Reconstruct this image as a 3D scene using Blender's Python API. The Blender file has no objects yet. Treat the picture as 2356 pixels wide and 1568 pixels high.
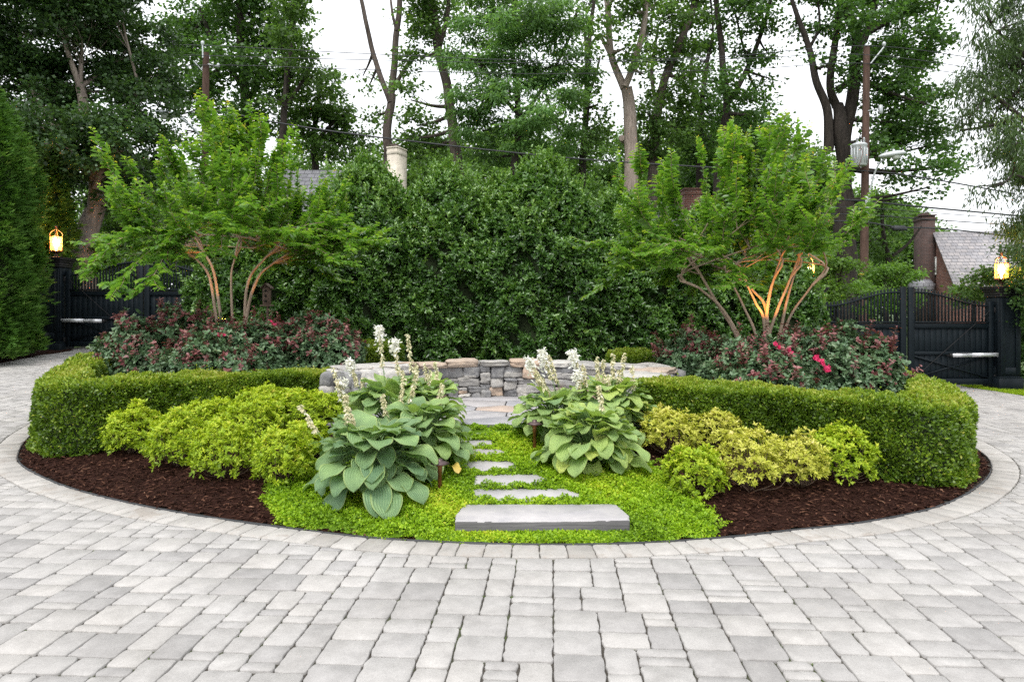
import bpy, math, random
import numpy as np
from mathutils import Vector, noise as mnoise

# ------------------------------------------------------------------ basics
SC = bpy.context.scene
COL = SC.collection
F, CX, HOR, EYE = 1571.0, 1178.0, 705.0, 1.6      # measured off the photograph (2356 px wide)
TAU = math.tau

def P3(px, py, Y):
    "measured picture position at distance Y -> world point"
    return np.array([(px - CX) * Y / F, Y, EYE - (py - HOR) * Y / F])

def unit(a):
    a = np.asarray(a, float)
    return a / np.maximum(np.linalg.norm(a, axis=-1, keepdims=True), 1e-9)

def tag(o, label=None, cat=None, group=None, kind=None):
    if label: o['label'] = label
    if cat: o['category'] = cat
    if group: o['group'] = group
    if kind: o['kind'] = kind
    return o

def thing(name, loc, label, cat, group=None):
    o = bpy.data.objects.new(name, None)
    o.empty_display_size = 0.1
    COL.objects.link(o)
    o.location = tuple(float(v) for v in loc)
    return tag(o, label, cat, group)

class MB:
    "collects geometry, builds ONE mesh object"
    def __init__(s):
        s.V = []; s.L = []; s.S = []; s.T = []; s.U = []; s.M = []; s.n = 0
    def add(s, V, faces, tint=0.5, aux=None, m=0):
        V = np.asarray(V, float).reshape(-1, 3)
        k = len(V)
        if isinstance(faces, np.ndarray):
            s.L.append((faces + s.n).ravel()); s.S.append(np.full(len(faces), faces.shape[1])); nf = len(faces)
        else:
            s.L.append(np.array([i for f in faces for i in f], int) + s.n)
            s.S.append(np.array([len(f) for f in faces], int)); nf = len(faces)
        s.M.append(np.full(nf, m))
        s.V.append(V)
        s.T.append(np.broadcast_to(np.asarray(tint, float), (k,)).copy())
        s.U.append(np.zeros((k, 2)) if aux is None else np.asarray(aux, float).reshape(k, 2))
        s.n += k
        return s
    def tube(s, pts, rad, seg=7, tint=0.5, cap=True, m=0):
        P = np.asarray(pts, float); n = len(P)
        R = np.broadcast_to(np.asarray(rad, float), (n,))
        T = unit(np.gradient(P, axis=0))
        ref = np.array([0.31, 0.95, 0.0]) if abs(T[0][2]) > 0.7 else np.array([0, 0, 1.0])
        V = []
        for i in range(n):
            a = unit(np.cross(T[i], ref)); b = np.cross(T[i], a)
            ref = b if abs(np.dot(b, T[min(i + 1, n - 1)])) < 0.9 else ref
            ref = np.cross(a, T[i])
            th = np.arange(seg) * TAU / seg
            V.append(P[i] + R[i] * (np.cos(th)[:, None] * a + np.sin(th)[:, None] * b))
        V = np.concatenate(V)
        i, j = np.meshgrid(np.arange(n - 1), np.arange(seg), indexing='ij')
        j2 = (j + 1) % seg
        fa = np.stack([i * seg + j, (i + 1) * seg + j, (i + 1) * seg + j2, i * seg + j2], -1).reshape(-1, 4)
        s.add(V, fa, tint, m=m)
        if cap:
            s.add(V[-seg:], [tuple(range(seg))], tint, m=m)
            s.add(V[:seg], [tuple(range(seg))[::-1]], tint, m=m)
        return s
    def box(s, c, d, tint=0.5, rz=0.0, bev=0.0, m=0):
        "box with centre c and full size d, edges chamfered by bev"
        x, y, z = np.asarray(d, float) / 2
        if bev <= 0:
            V = np.array([(sx * x, sy * y, sz * z) for sx in (-1, 1) for sy in (-1, 1) for sz in (-1, 1)])
            fa = [(0, 1, 3, 2), (4, 6, 7, 5), (0, 4, 5, 1), (2, 3, 7, 6), (0, 2, 6, 4), (1, 5, 7, 3)]
        else:
            b = min(bev, x * .9, y * .9, z * .9)
            V = []; idx = {}
            for sx in (-1, 1):
                for sy in (-1, 1):
                    for sz in (-1, 1):
                        for ax in range(3):
                            p = [sx * (x - b), sy * (y - b), sz * (z - b)]
                            p[ax] = (sx * x, sy * y, sz * z)[ax]
                            idx[(sx, sy, sz, ax)] = len(V); V.append(p)
            V = np.array(V); fa = []
            for ax in range(3):
                o1, o2 = (ax + 1) % 3, (ax + 2) % 3
                for sg in (-1, 1):
                    q = []
                    for (u, v) in ((-1, -1), (1, -1), (1, 1), (-1, 1)):
                        k = [0, 0, 0]; k[ax] = sg; k[o1] = u; k[o2] = v
                        q.append(idx[(*k, ax)])
                    fa.append(tuple(q if sg > 0 else q[::-1]))
                for u in (-1, 1):
                    for v in (-1, 1):
                        ks = []
                        for sg in (-1, 1):
                            k = [0, 0, 0]; k[ax] = sg; k[o1] = u; k[o2] = v
                            ks.append(tuple(k))
                        q = (idx[(*ks[0], o1)], idx[(*ks[1], o1)], idx[(*ks[1], o2)], idx[(*ks[0], o2)])
                        fa.append(q if u * v < 0 else q[::-1])
            for sx in (-1, 1):
                for sy in (-1, 1):
                    for sz in (-1, 1):
                        q = tuple(idx[(sx, sy, sz, a)] for a in range(3))
                        fa.append(q if sx * sy * sz > 0 else q[::-1])
        if rz:
            co, si = math.cos(rz), math.sin(rz)
            V = np.stack([V[:, 0] * co - V[:, 1] * si, V[:, 0] * si + V[:, 1] * co, V[:, 2]], 1)
        s.add(V + np.asarray(c, float), fa, tint, m=m)
        return s
    def lathe(s, prof, c, seg=16, tint=0.5, m=0):
        "profile of (r, z) turned about the vertical through c"
        th = np.arange(seg) * TAU / seg
        V = np.concatenate([np.stack([r * np.cos(th), r * np.sin(th), np.full(seg, z)], 1) for r, z in prof]) + np.asarray(c, float)
        n = len(prof)
        i, j = np.meshgrid(np.arange(n - 1), np.arange(seg), indexing='ij'); j2 = (j + 1) % seg
        s.add(V, np.stack([i * seg + j, i * seg + j2, (i + 1) * seg + j2, (i + 1) * seg + j], -1).reshape(-1, 4), tint, m=m)
        if prof[-1][0] > 1e-4: s.add(V[-seg:], [tuple(range(seg))], tint, m=m)
        if prof[0][0] > 1e-4: s.add(V[:seg], [tuple(range(seg))[::-1]], tint, m=m)
        return s
    def bar(s, a, b, w, h, tint=0.5, up=(0, 0, 1), m=0):
        "rectangular bar from a to b"
        a = np.asarray(a, float); b = np.asarray(b, float)
        t = unit(b - a); sd = unit(np.cross(t, up)); u = np.cross(sd, t)
        V = [p + sx * sd * w / 2 + sz * u * h / 2 for p in (a, b) for sx in (-1, 1) for sz in (-1, 1)]
        s.add(V, [(0, 1, 3, 2), (4, 6, 7, 5), (0, 4, 5, 1), (2, 3, 7, 6), (0, 2, 6, 4), (1, 5, 7, 3)], tint, m=m)
        return s
    def build(s, name, mat, root=None, smooth=False, label=None):
        me = bpy.data.meshes.new(name)
        V = np.concatenate(s.V)
        if root is not None:
            V = V - np.array(ABS(root))
        L = np.concatenate(s.L).astype(np.int32); S = np.concatenate(s.S).astype(np.int32)
        me.vertices.add(len(V)); me.vertices.foreach_set('co', V.astype(np.float32).ravel())
        me.loops.add(len(L)); me.loops.foreach_set('vertex_index', L)
        me.polygons.add(len(S))
        st = np.concatenate([[0], np.cumsum(S)[:-1]]).astype(np.int32)
        me.polygons.foreach_set('loop_start', st)
        me.polygons.foreach_set('loop_total', S)
        if smooth: me.polygons.foreach_set('use_smooth', np.ones(len(S), bool))
        M = np.concatenate(s.M).astype(np.int32)
        if M.any(): me.polygons.foreach_set('material_index', M)
        me.update(calc_edges=True)
        a = me.attributes.new('tint', 'FLOAT', 'POINT'); a.data.foreach_set('value', np.concatenate(s.T).astype(np.float32))
        U = np.concatenate(s.U)
        if U.any():
            a = me.attributes.new('ribs', 'FLOAT', 'POINT'); a.data.foreach_set('value', U[:, 0].astype(np.float32))
            a = me.attributes.new('along', 'FLOAT', 'POINT'); a.data.foreach_set('value', U[:, 1].astype(np.float32))
        for mm in (mat if isinstance(mat, (list, tuple)) else [mat]): me.materials.append(mm)
        o = bpy.data.objects.new(name, me); COL.objects.link(o)
        if root is not None: o.parent = root
        if label: o['label'] = label
        return o

def ABS(o):
    p = np.array(o.location)
    while o.parent is not None:
        o = o.parent; p = p + np.array(o.location)
    return p

def struct(mb, name, mat, kind='structure', label=None, cat=None, smooth=False):
    o = mb.build(name, mat, None, smooth)
    return tag(o, label, cat, None, kind)

def single(mb, name, mat, label, cat, group=None, smooth=False):
    return tag(mb.build(name, mat, None, smooth), label, cat, group)

# ------------------------------------------------------------------ leaves
TEMPL = {
    'quad': (np.array([(0, 0, 0), (.45, .5, .06), (1, 0, -.02), (.45, -.5, .06)]), np.array([(0, 3, 2, 1)])),
    'fold': (np.array([(0, 0, 0), (.28, .42, .10), (.68, .40, .08), (1, 0, -.06), (.68, -.40, .08), (.28, -.42, .10)]),
             np.array([(0, 3, 2, 1), (0, 5, 4, 3)])),
}
def leaves(mb, P, D, N, L, W, tint, t='quad', m=0):
    "one leaf per row: base P, direction D, face normal N, length L, width W"
    P = np.asarray(P, float); n = len(P)
    D = unit(D); B = unit(np.cross(N, D)); N = np.cross(D, B)
    L = np.broadcast_to(L, (n,))[:, None, None]; W = np.broadcast_to(W, (n,))[:, None, None]
    tv, tf = TEMPL[t]
    V = P[:, None] + D[:, None] * tv[None, :, :1] * L + B[:, None] * tv[None, :, 1:2] * W + N[:, None] * tv[None, :, 2:] * L
    k = len(tv)
    fa = (tf[None] + (np.arange(n) * k)[:, None, None]).reshape(-1, tf.shape[1])
    mb.add(V.reshape(-1, 3), fa, np.repeat(np.broadcast_to(tint, (n,)), k), m=m)

def rdir(rng, n, up=0.0):
    v = rng.normal(size=(n, 3)); v[:, 2] += up
    return unit(v)

def basis(N):
    N = unit(N)
    a = np.where(np.abs(N[:, 2:]) < .9, np.array([[0, 0, 1.0]]), np.array([[1.0, 0, 0]]))
    t1 = unit(np.cross(N, a)); return t1, np.cross(N, t1)

def rosettes(mb, rng, P, N, k, L, W, spread=(45, 85), tint=.5, tj=.12, t='quad', m=0, sj=.25):
    "k leaves radiating round each shoot tip P with axis N"
    n = len(P); t1, t2 = basis(N); N = unit(N)
    ph = (np.arange(k)[None] * TAU / k + rng.uniform(0, TAU, (n, 1)) + rng.normal(0, .35, (n, k)))[..., None]
    th = np.radians(rng.uniform(*spread, (n, k)))[..., None]
    tang = t1[:, None] * np.cos(ph) + t2[:, None] * np.sin(ph)
    D = N[:, None] * np.cos(th) + tang * np.sin(th)
    NN = N[:, None] * np.sin(th) - tang * np.cos(th) + rng.normal(0, .25, (n, k, 3))
    s = 1 + rng.normal(0, sj, (n, k)); s = np.clip(s, .5, 1.6)
    tt = np.clip(np.broadcast_to(np.asarray(tint)[..., None] if np.ndim(tint) else tint, (n, k)) + rng.normal(0, tj, (n, k)), 0, 1)
    PP = np.repeat(P[:, None], k, 1) + rng.normal(0, .15 * np.mean(L), (n, k, 3))
    leaves(mb, PP.reshape(-1, 3), D.reshape(-1, 3), NN.reshape(-1, 3), (np.broadcast_to(L, (n,))[:, None] * s).ravel(),
           (np.broadcast_to(W, (n,))[:, None] * s).ravel(), tt.ravel(), t, m)

def smooth_path(pts, n):
    "Catmull-Rom through the points, n samples"
    P = np.asarray(pts, float)
    Q = np.vstack([2 * P[0] - P[1], P, 2 * P[-1] - P[-2]])
    u = np.linspace(0, len(P) - 1 - 1e-6, n); i = u.astype(int); f = (u - i)[:, None]
    a, b, c, d = Q[i], Q[i + 1], Q[i + 2], Q[i + 3]
    return .5 * (2 * b + (c - a) * f + (2 * a - 5 * b + 4 * c - d) * f ** 2 + (3 * b - a - 3 * c + d) * f ** 3)

# ------------------------------------------------------------------ materials
def nt(name):
    m = bpy.data.materials.new(name); m.use_nodes = True
    t = m.node_tree; t.nodes.clear()
    out = t.nodes.new('ShaderNodeOutputMaterial'); b = t.nodes.new('ShaderNodeBsdfPrincipled')
    t.links.new(b.outputs[0], out.inputs[0])
    return m, t, b, out
def node(t, typ, **kw):
    n = t.nodes.new(typ)
    for k, v in kw.items(): setattr(n, k, v)
    return n
def ramp(t, fac, stops):
    r = t.nodes.new('ShaderNodeValToRGB'); e = r.color_ramp.elements
    while len(e) < len(stops): e.new(0.5)
    for i, (p, c) in enumerate(stops): e[i].position = p; e[i].color = (*c[:3], 1)
    t.links.new(fac, r.inputs[0]); return r.outputs[0]
def attr(t, name='tint'):
    a = t.nodes.new('ShaderNodeAttribute'); a.attribute_name = name; return a.outputs['Fac']
def noise_tex(t, scale, detail=4, rough=.6, dist=0.0, coord='Object', vec=None):
    if vec is None:
        tc = t.nodes.new('ShaderNodeTexCoord'); vec = tc.outputs[coord]
    n = t.nodes.new('ShaderNodeTexNoise'); n.inputs['Scale'].default_value = scale
    n.inputs['Detail'].default_value = detail; n.inputs['Roughness'].default_value = rough; n.inputs['Distortion'].default_value = dist
    t.links.new(vec, n.inputs['Vector']); return n.outputs['Fac']
def mixc(t, fac, a, b, mode='MIX'):
    n = t.nodes.new('ShaderNodeMix'); n.data_type = 'RGBA'; n.blend_type = mode
    for sock, v in ((n.inputs[0], fac), (n.inputs[6], a), (n.inputs[7], b)):
        if isinstance(v, (int, float)): sock.default_value = v
        elif isinstance(v, tuple): sock.default_value = (*v[:3], 1)
        else: t.links.new(v, sock)
    return n.outputs[2]
def math_n(t, op, a, b=0.0, c=None):
    n = t.nodes.new('ShaderNodeMath'); n.operation = op
    for s, v in zip(n.inputs, (a, b, c)):
        if v is None: continue
        if isinstance(v, (int, float)): s.default_value = v
        else: t.links.new(v, s)
    return n.outputs[0]
def bump(t, b, h, strength=.3, dist=.02):
    n = t.nodes.new('ShaderNodeBump'); n.inputs['Strength'].default_value = strength; n.inputs['Distance'].default_value = dist
    t.links.new(h, n.inputs['Height']); t.links.new(n.outputs[0], b.inputs['Normal']); return n
def leaf_mat(name, stops, rough=.42, trans=.28, spec=.5, tcol=None):
    m, t, b, out = nt(name)
    c = ramp(t, attr(t), stops)
    t.links.new(c, b.inputs['Base Color']); b.inputs['Roughness'].default_value = rough
    b.inputs['Specular IOR Level'].default_value = spec
    tr = node(t, 'ShaderNodeBsdfTranslucent')
    cc = mixc(t, 1.0, c, tcol or (1.25, 1.3, .55), 'MULTIPLY')
    t.links.new(cc, tr.inputs[0])
    mx = node(t, 'ShaderNodeMixShader'); mx.inputs[0].default_value = trans
    t.links.new(b.outputs[0], mx.inputs[1]); t.links.new(tr.outputs[0], mx.inputs[2]); t.links.new(mx.outputs[0], out.inputs[0])
    return m
def plain_mat(name, col, rough=.5, metal=0.0, var=.15, scale=8, bmp=0.0, spec=.5, bscale=None):
    m, t, b, out = nt(name)
    n = noise_tex(t, scale)
    lo = tuple(v * (1 - var) for v in col); hi = tuple(v * (1 + var) for v in col)
    t.links.new(ramp(t, n, [(.3, lo), (.7, hi)]), b.inputs['Base Color'])
    b.inputs['Roughness'].default_value = rough; b.inputs['Metallic'].default_value = metal; b.inputs['Specular IOR Level'].default_value = spec
    if bmp: bump(t, b, noise_tex(t, bscale or scale * 3), bmp, .01)
    return m
def bark_mat(name, a, b_, scale=6):
    m, t, b, out = nt(name)
    tc = node(t, 'ShaderNodeTexCoord'); mp = node(t, 'ShaderNodeMapping'); mp.inputs['Scale'].default_value = (1, 1, .18)
    t.links.new(tc.outputs['Object'], mp.inputs[0])
    n = noise_tex(t, scale * 2, 6, .7, .4, vec=mp.outputs[0])
    t.links.new(ramp(t, n, [(.32, a), (.68, b_)]), b.inputs['Base Color']); b.inputs['Roughness'].default_value = .9
    b.inputs['Specular IOR Level'].default_value = .2
    bump(t, b, n, .7, .04); return m
def emit_mat(name, col, s):
    m, t, b, out = nt(name)
    b.inputs['Base Color'].default_value = (*col, 1); b.inputs['Emission Color'].default_value = (*col, 1); b.inputs['Emission Strength'].default_value = s
    return m
# ------------------------------------------------------------------ terrain
def g(x, y):
    "driveway level: rises to the back left, falls to the back right"
    x = np.clip(np.asarray(x, float), -13, 13); y = np.asarray(y, float)
    t = np.clip((y - 4.2) / 11, 0, 1.25)
    return t * (0.2 - 0.0365 * x)

_edge = [(-5.18, 7.2), (-4.82, 6.68), (-4.3, 6.22), (-3.7, 5.8), (-2.96, 5.41), (-2.37, 5.16), (-1.71, 4.93), (-.9, 4.69), (0, 4.585), (.75, 4.6), (1.42, 4.71),
         (1.95, 4.86), (2.62, 5.06), (3.4, 5.45), (4.15, 6.08), (4.73, 6.75), (5.12, 7.45), (5.5, 8.7), (5.55, 10.4), (5.0, 12.4), (3.5, 14.1),
         (0, 15), (-3.5, 14.6), (-5.2, 13), (-5.9, 11), (-5.95, 9.5), (-5.6, 8.1)]
_p = np.array(_edge + _edge[:4]); EDGE = smooth_path(_p, 1200)[0:int(1200 * len(_edge) / (len(_p) - 1))]
# even resample
_d = np.concatenate([[0], np.cumsum(np.linalg.norm(np.diff(np.vstack([EDGE, EDGE[:1]]), axis=0), axis=1))])
PERIM = _d[-1]
_u = np.linspace(0, PERIM, 601)[:-1]; _E = np.vstack([EDGE, EDGE[:1]])
EDGE = np.stack([np.interp(_u, _d, _E[:, 0]), np.interp(_u, _d, _E[:, 1])], 1)
for _ in range(6): EDGE = .25 * np.roll(EDGE, 1, 0) + .5 * EDGE + .25 * np.roll(EDGE, -1, 0)
ETAN = unit(np.roll(EDGE, -1, 0) - np.roll(EDGE, 1, 0)); ENRM = np.stack([ETAN[:, 1], -ETAN[:, 0]], 1)   # outward (curve runs counter-clockwise)

def edge_sd(x, y):
    "signed distance to the bed edge, positive inside"
    q = np.stack([np.ravel(x), np.ravel(y)], 1); out = np.empty(len(q))
    for i in range(0, len(q), 20000):
        d = q[i:i + 20000, None] - EDGE[None]
        r = (d ** 2).sum(-1); k = r.argmin(1)
        dk = d[np.arange(len(k)), k]
        out[i:i + 20000] = -(dk * ENRM[k]).sum(1)
    return out.reshape(np.shape(x))
_gx = np.arange(-7.5, 7.5, .06); _gy = np.arange(3.5, 16.5, .06)
_GX, _GY = np.meshgrid(_gx, _gy, indexing='ij')
_SD = edge_sd(_GX, _GY)
PAT_C, PAT_Z = np.array([-.05, 7.3]), .39
def _zi(x, y, sd):
    q = np.clip(sd, 0, 2.3)
    z = g(x, y) - .012 + np.where(sd > 0, .015 * np.clip(sd / .05, 0, 1) + .075 * q + .024 * q * q + .04 * (1 - np.exp(-np.clip(sd - 2.3, 0, 9))), 0)
    r = np.hypot(x - PAT_C[0], y - PAT_C[1])
    w = np.clip((2.5 - r) / .3, 0, 1) * np.clip((y - 6.95) / .12, 0, 1)
    return z * (1 - w) + np.minimum(z, PAT_Z - .05) * w
_ZI = _zi(_GX, _GY, _SD)
def bil(A, x, y):
    fx = np.clip((np.asarray(x, float) - _gx[0]) / .06, 0, len(_gx) - 2); fy = np.clip((np.asarray(y, float) - _gy[0]) / .06, 0, len(_gy) - 2)
    i = fx.astype(int); j = fy.astype(int); u = fx - i; v = fy - j
    return A[i, j] * (1 - u) * (1 - v) + A[i + 1, j] * u * (1 - v) + A[i, j + 1] * (1 - u) * v + A[i + 1, j + 1] * u * v
def zi(x, y): return bil(_ZI, x, y)
def sdi(x, y): return bil(_SD, x, y)
def GP(px, py):
    "where the measured line of sight meets the island ground"
    z = .1
    for _ in range(40):
        Y = F * (EYE - z) / (py - HOR); X = (px - CX) * Y / F
        z = z * .6 + .4 * float(zi(X, Y))
    return np.array([X, Y, z])

# ------------------------------------------------------------------ ground sheets
rng = np.random.default_rng(3)
def sheet(xs, ys, zf, mask=None):
    X, Y = np.meshgrid(xs, ys, indexing='ij'); V = np.stack([X, Y, zf(X, Y)], -1).reshape(-1, 3)
    i, j = np.meshgrid(np.arange(len(xs) - 1), np.arange(len(ys) - 1), indexing='ij')
    n = len(ys); fa = np.stack([i * n + j, (i + 1) * n + j, (i + 1) * n + j + 1, i * n + j + 1], -1).reshape(-1, 4)
    if mask is not None:
        c = V[fa].mean(1); fa = fa[mask(c[:, 0], c[:, 1])]
    mb = MB(); mb.add(V, fa); return mb

M = {}
m, t, b, _ = nt('lawn_and_soil')
n1 = noise_tex(t, .35, 4); n2 = noise_tex(t, 14, 6)
c = mixc(t, n2, ramp(t, n1, [(.35, (.05, .10, .018)), (.65, (.09, .15, .03))]), (.03, .05, .012))
t.links.new(c, b.inputs['Base Color']); b.inputs['Roughness'].default_value = .95; bump(t, b, n2, .8, .05); M['ground'] = m

xs = np.concatenate([[-400, -150, -60, -30], np.arange(-20, 20.1, 1.0), [30, 60, 150, 400]])
ys = np.concatenate([[-150, -60, -20, -5], np.arange(0, 24.1, 1.0), [30, 45, 70, 120, 250, 600]])
struct(sheet(xs, ys, lambda x, y: g(x, y) - .10), 'ground', M['ground'], smooth=True)

# joint sand under the pavers
m, t, b, _ = nt('joint_sand')
n1 = noise_tex(t, 1.1, 3); n2 = noise_tex(t, 60, 4)
c = mixc(t, n2, (.030, .026, .022), (.085, .075, .06))
c = mixc(t, ramp(t, n1, [(.52, (0, 0, 0)), (.66, (1, 1, 1))]), c, (.05, .075, .016))
t.links.new(c, b.inputs['Base Color']); b.inputs['Roughness'].default_value = .95; bump(t, b, n2, .6, .01); M['sand'] = m
struct(sheet(np.arange(-10.4, 10.3, .4), np.arange(-3, 17.2, .4), lambda x, y: g(x, y) - .014), 'joint_sand', M['sand'], smooth=True)

# pavers -----------------------------------------------------------
m, t, b, _ = nt('concrete_paver')
tc = node(t, 'ShaderNodeTexCoord')
base = ramp(t, attr(t), [(0, (.285, .278, .273)), (.3, (.355, .345, .335)), (.6, (.385, .375, .362)), (1, (.428, .412, .392))])
n1 = noise_tex(t, 9, 6, .65); n2 = noise_tex(t, 90, 5, .7); n3 = noise_tex(t, 1.6, 5, .6, .6)
c = mixc(t, 1.0, base, ramp(t, n1, [(.28, (.80, .795, .79)), (.72, (1.10, 1.095, 1.09))]), 'MULTIPLY')
c = mixc(t, 1.0, c, ramp(t, n2, [(.25, (.84, .84, .84)), (.75, (1.08, 1.08, 1.08))]), 'MULTIPLY')
n6 = noise_tex(t, .7, 5, .65, 1.2)
c = mixc(t, 1.0, c, ramp(t, n6, [(.3, (.86, .85, .835)), (.62, (1.03, 1.025, 1.02))]), 'MULTIPLY')
n7 = noise_tex(t, 220, 3, .6)
c = mixc(t, ramp(t, n7, [(.66, (0, 0, 0)), (.74, (.5, .5, .5))]), c, (.22, .21, .20))
c = mixc(t, ramp(t, math_n(t, 'MULTIPLY', n3, n1), [(.34, (0, 0, 0)), (.50, (.55, .55, .55))]), c, (.27, .24, .21))
t.links.new(c, b.inputs['Base Color']); b.inputs['Roughness'].default_value = .82; b.inputs['Specular IOR Level'].default_value = .35
bump(t, b, math_n(t, 'ADD', n1, math_n(t, 'MULTIPLY', n2, .5)), .35, .012); M['paver'] = m
m2 = m.copy(); m2.name = 'cream_border_paver'
for nn in m2.node_tree.nodes:
    if nn.type == 'VALTORGB' and len(nn.color_ramp.elements) == 4:
        for e, cc in zip(nn.color_ramp.elements, [(.31, .297, .275), (.365, .349, .327), (.395, .38, .358), (.43, .414, .39)]): e.color = (*cc, 1)
    if nn.type == 'VALTORGB' and abs(nn.color_ramp.elements[0].position - .34) < 1e-3:
        nn.color_ramp.elements[0].position = .27; nn.color_ramp.elements[1].position = .36; nn.color_ramp.elements[1].color = (.8, .8, .8, 1)
M['border'] = m2

def inset_poly(P, d):
    n = len(P); out = []
    for i in range(n):
        a, p, c = P[i - 1], P[i], P[(i + 1) % n]
        e1 = unit(p - a); e2 = unit(c - p)
        n1 = np.array([-e1[1], e1[0]]); n2 = np.array([-e2[1], e2[0]])
        k = 1 + np.dot(n1, n2)
        out.append(p + (n1 + n2) * d / max(k, .35))
    return np.array(out)
def clip_half(P, q, nrm):
    "keep the side where (p-q).nrm >= 0"
    out = []
    s = (P - q) @ nrm
    for i in range(len(P)):
        j = (i + 1) % len(P)
        if s[i] >= 0: out.append(P[i])
        if s[i] * s[j] < 0: out.append(P[i] + (P[j] - P[i]) * s[i] / (s[i] - s[j]))
    return np.array(out)
def clean(P, eps=.012):
    out = [p for i, p in enumerate(P) if np.linalg.norm(p - P[i - 1]) > eps]
    return np.array(out)
def area(P): return .5 * float(np.sum(P[:, 0] * np.roll(P[:, 1], -1) - np.roll(P[:, 0], -1) * P[:, 1]))
def slab(mb, rng, P, zf, tint, gap=.004, rnd=.016, bev=.007, drop=.03, jit=.0022, lift=0.0, fine=True):
    "one stone: rounded, chipped outline with a bevelled rim"
    P = clean(P)
    if len(P) < 3 or area(P) < .0006: return
    P = inset_poly(P, gap)
    if area(P) < .0005: return
    O = []
    for i in range(len(P)):
        a, p, c = P[i - 1], P[i], P[(i + 1) % len(P)]
        la, lc = np.linalg.norm(a - p), np.linalg.norm(c - p); r = min(rnd * rng.uniform(.6, 1.5), la * .35, lc * .35)
        p0 = p + (a - p) / la * r; p1 = p + (c - p) / lc * r
        O += [p0, .25 * p0 + .5 * p + .25 * p1, p1]
        if fine:
            q1 = c + (p - c) / lc * min(rnd, lc * .35); k = max(1, int(lc / .05))
            for u in np.linspace(0, 1, k + 2)[1:-1]: O.append(p1 * (1 - u) + q1 * u)
    O = np.array(O); n = len(O); cen = O.mean(0)
    O = O + rng.normal(0, jit, O.shape)
    I = cen + (O - cen) * (1 - bev / np.maximum(np.linalg.norm(O - cen, axis=1), .02))[:, None]
    tl = rng.normal(0, .004, 2) if fine else np.zeros(2)
    lz = lift + rng.normal(0, .0012)
    def Z(Q): return zf(Q[:, 0], Q[:, 1]) + lz + (Q - cen) @ tl
    V = np.concatenate([np.c_[I, Z(I)], np.c_[O, Z(O) - bev * .75], np.c_[O, Z(O) - drop]])
    k = np.arange(n); k2 = (k + 1) % n
    mb.add(V, [tuple(range(n))], tint)
    base = mb.n - 3 * n
    # remaining rings share the same vertices
    fa = np.concatenate([np.stack([n + k, n + k2, k2, k], 1), np.stack([2 * n + k, 2 * n + k2, n + k2, n + k], 1)])
    mb.L.append((fa + base).ravel()); mb.S.append(np.full(len(fa), 4)); mb.M.append(np.zeros(len(fa), int))

RING = .235
CORN = []; mbp = MB(); yaw = math.radians(3.46)
cu, su = math.cos(yaw), math.sin(yaw)
def w2(u, v): return np.array([u * cu + v * su, -u * su + v * cu])
mod = .077; NU, NV = 300, 238; U0, V0 = -150, 8
occ = np.zeros((NU, NV), bool)
for v in range(NV):
    u = 0
    while u < NU:
        if occ[u, v]: u += 1; continue
        run = 1
        while u + run < NU and not occ[u + run, v] and run < 12: run += 1
        opts = [w for w in (2, 3) if (run - w) == 0 or (run - w) >= 2]
        w = int(rng.choice(opts)) if opts else run
        if run > 5 and rng.random() < .35: w = 3
        h = {3: [3, 3, 3, 2, 2, 1], 2: [2, 3, 2, 3, 1]}.get(w, [2])
        h = int(rng.choice(h)); h = min(h, NV - v)
        occ[u:u + w, v:v + h] = True
        P = np.array([w2((U0 + a) * mod, (V0 + b) * mod) for a, b in ((u, v), (u + w, v), (u + w, v + h), (u, v + h))])
        c = P.mean(0); u += w
        if abs(c[0]) > 10.15 or c[1] > 16.9 or c[1] < .7: continue
        if abs(c[0]) > 1.1 * c[1] + 3.6: continue
        sd = float(edge_sd(c[:1], c[1:])[0])
        if sd > -.05: continue
        if sd > -(RING + .4):
            r = ((EDGE - c) ** 2).sum(1).argmin(); nn = ENRM[r]
            P = clip_half(P, EDGE[r] + nn * RING, nn)
            if len(P) < 3: continue
        tt = float(np.clip(rng.beta(3.2, 2.2) * .95, .15, 1)) if rng.random() > .07 else rng.uniform(.05, .25)
        fine = c[1] < 8
        if c[1] < 6.5 and rng.random() < .16: CORN.append(P[rng.integers(len(P))])
        slab(mbp, rng, P, lambda x, y: g(x, y), tt, gap=.0038, bev=.0045, rnd=(.022 if c[1] < 4.6 else .017) if fine else .012, fine=fine)
struct(mbp, 'driveway', M['paver'], label='pale grey tumbled paver driveway looping round the planted island')
mbr = MB(); s = 0.0
ds = PERIM / len(EDGE)
while s < PERIM - .06:
    w = rng.uniform(.15, .185)
    ii = [int(round(q / ds)) % len(EDGE) for q in (s, s + w)]
    A = [EDGE[k] + ENRM[k] * .012 for k in ii]; B = [EDGE[k] + ENRM[k] * (RING - .002) for k in ii]
    P = np.array([A[0], B[0], B[1], A[1]])
    if area(P) < 0: P = P[::-1]
    slab(mbr, rng, P, lambda x, y: g(x, y), rng.beta(2.2, 1.5), gap=.003, rnd=.014, lift=.002)
    s += w
struct(mbr, 'paver_border', M['border'], label='single ring of cream pavers edging the island')

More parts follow.
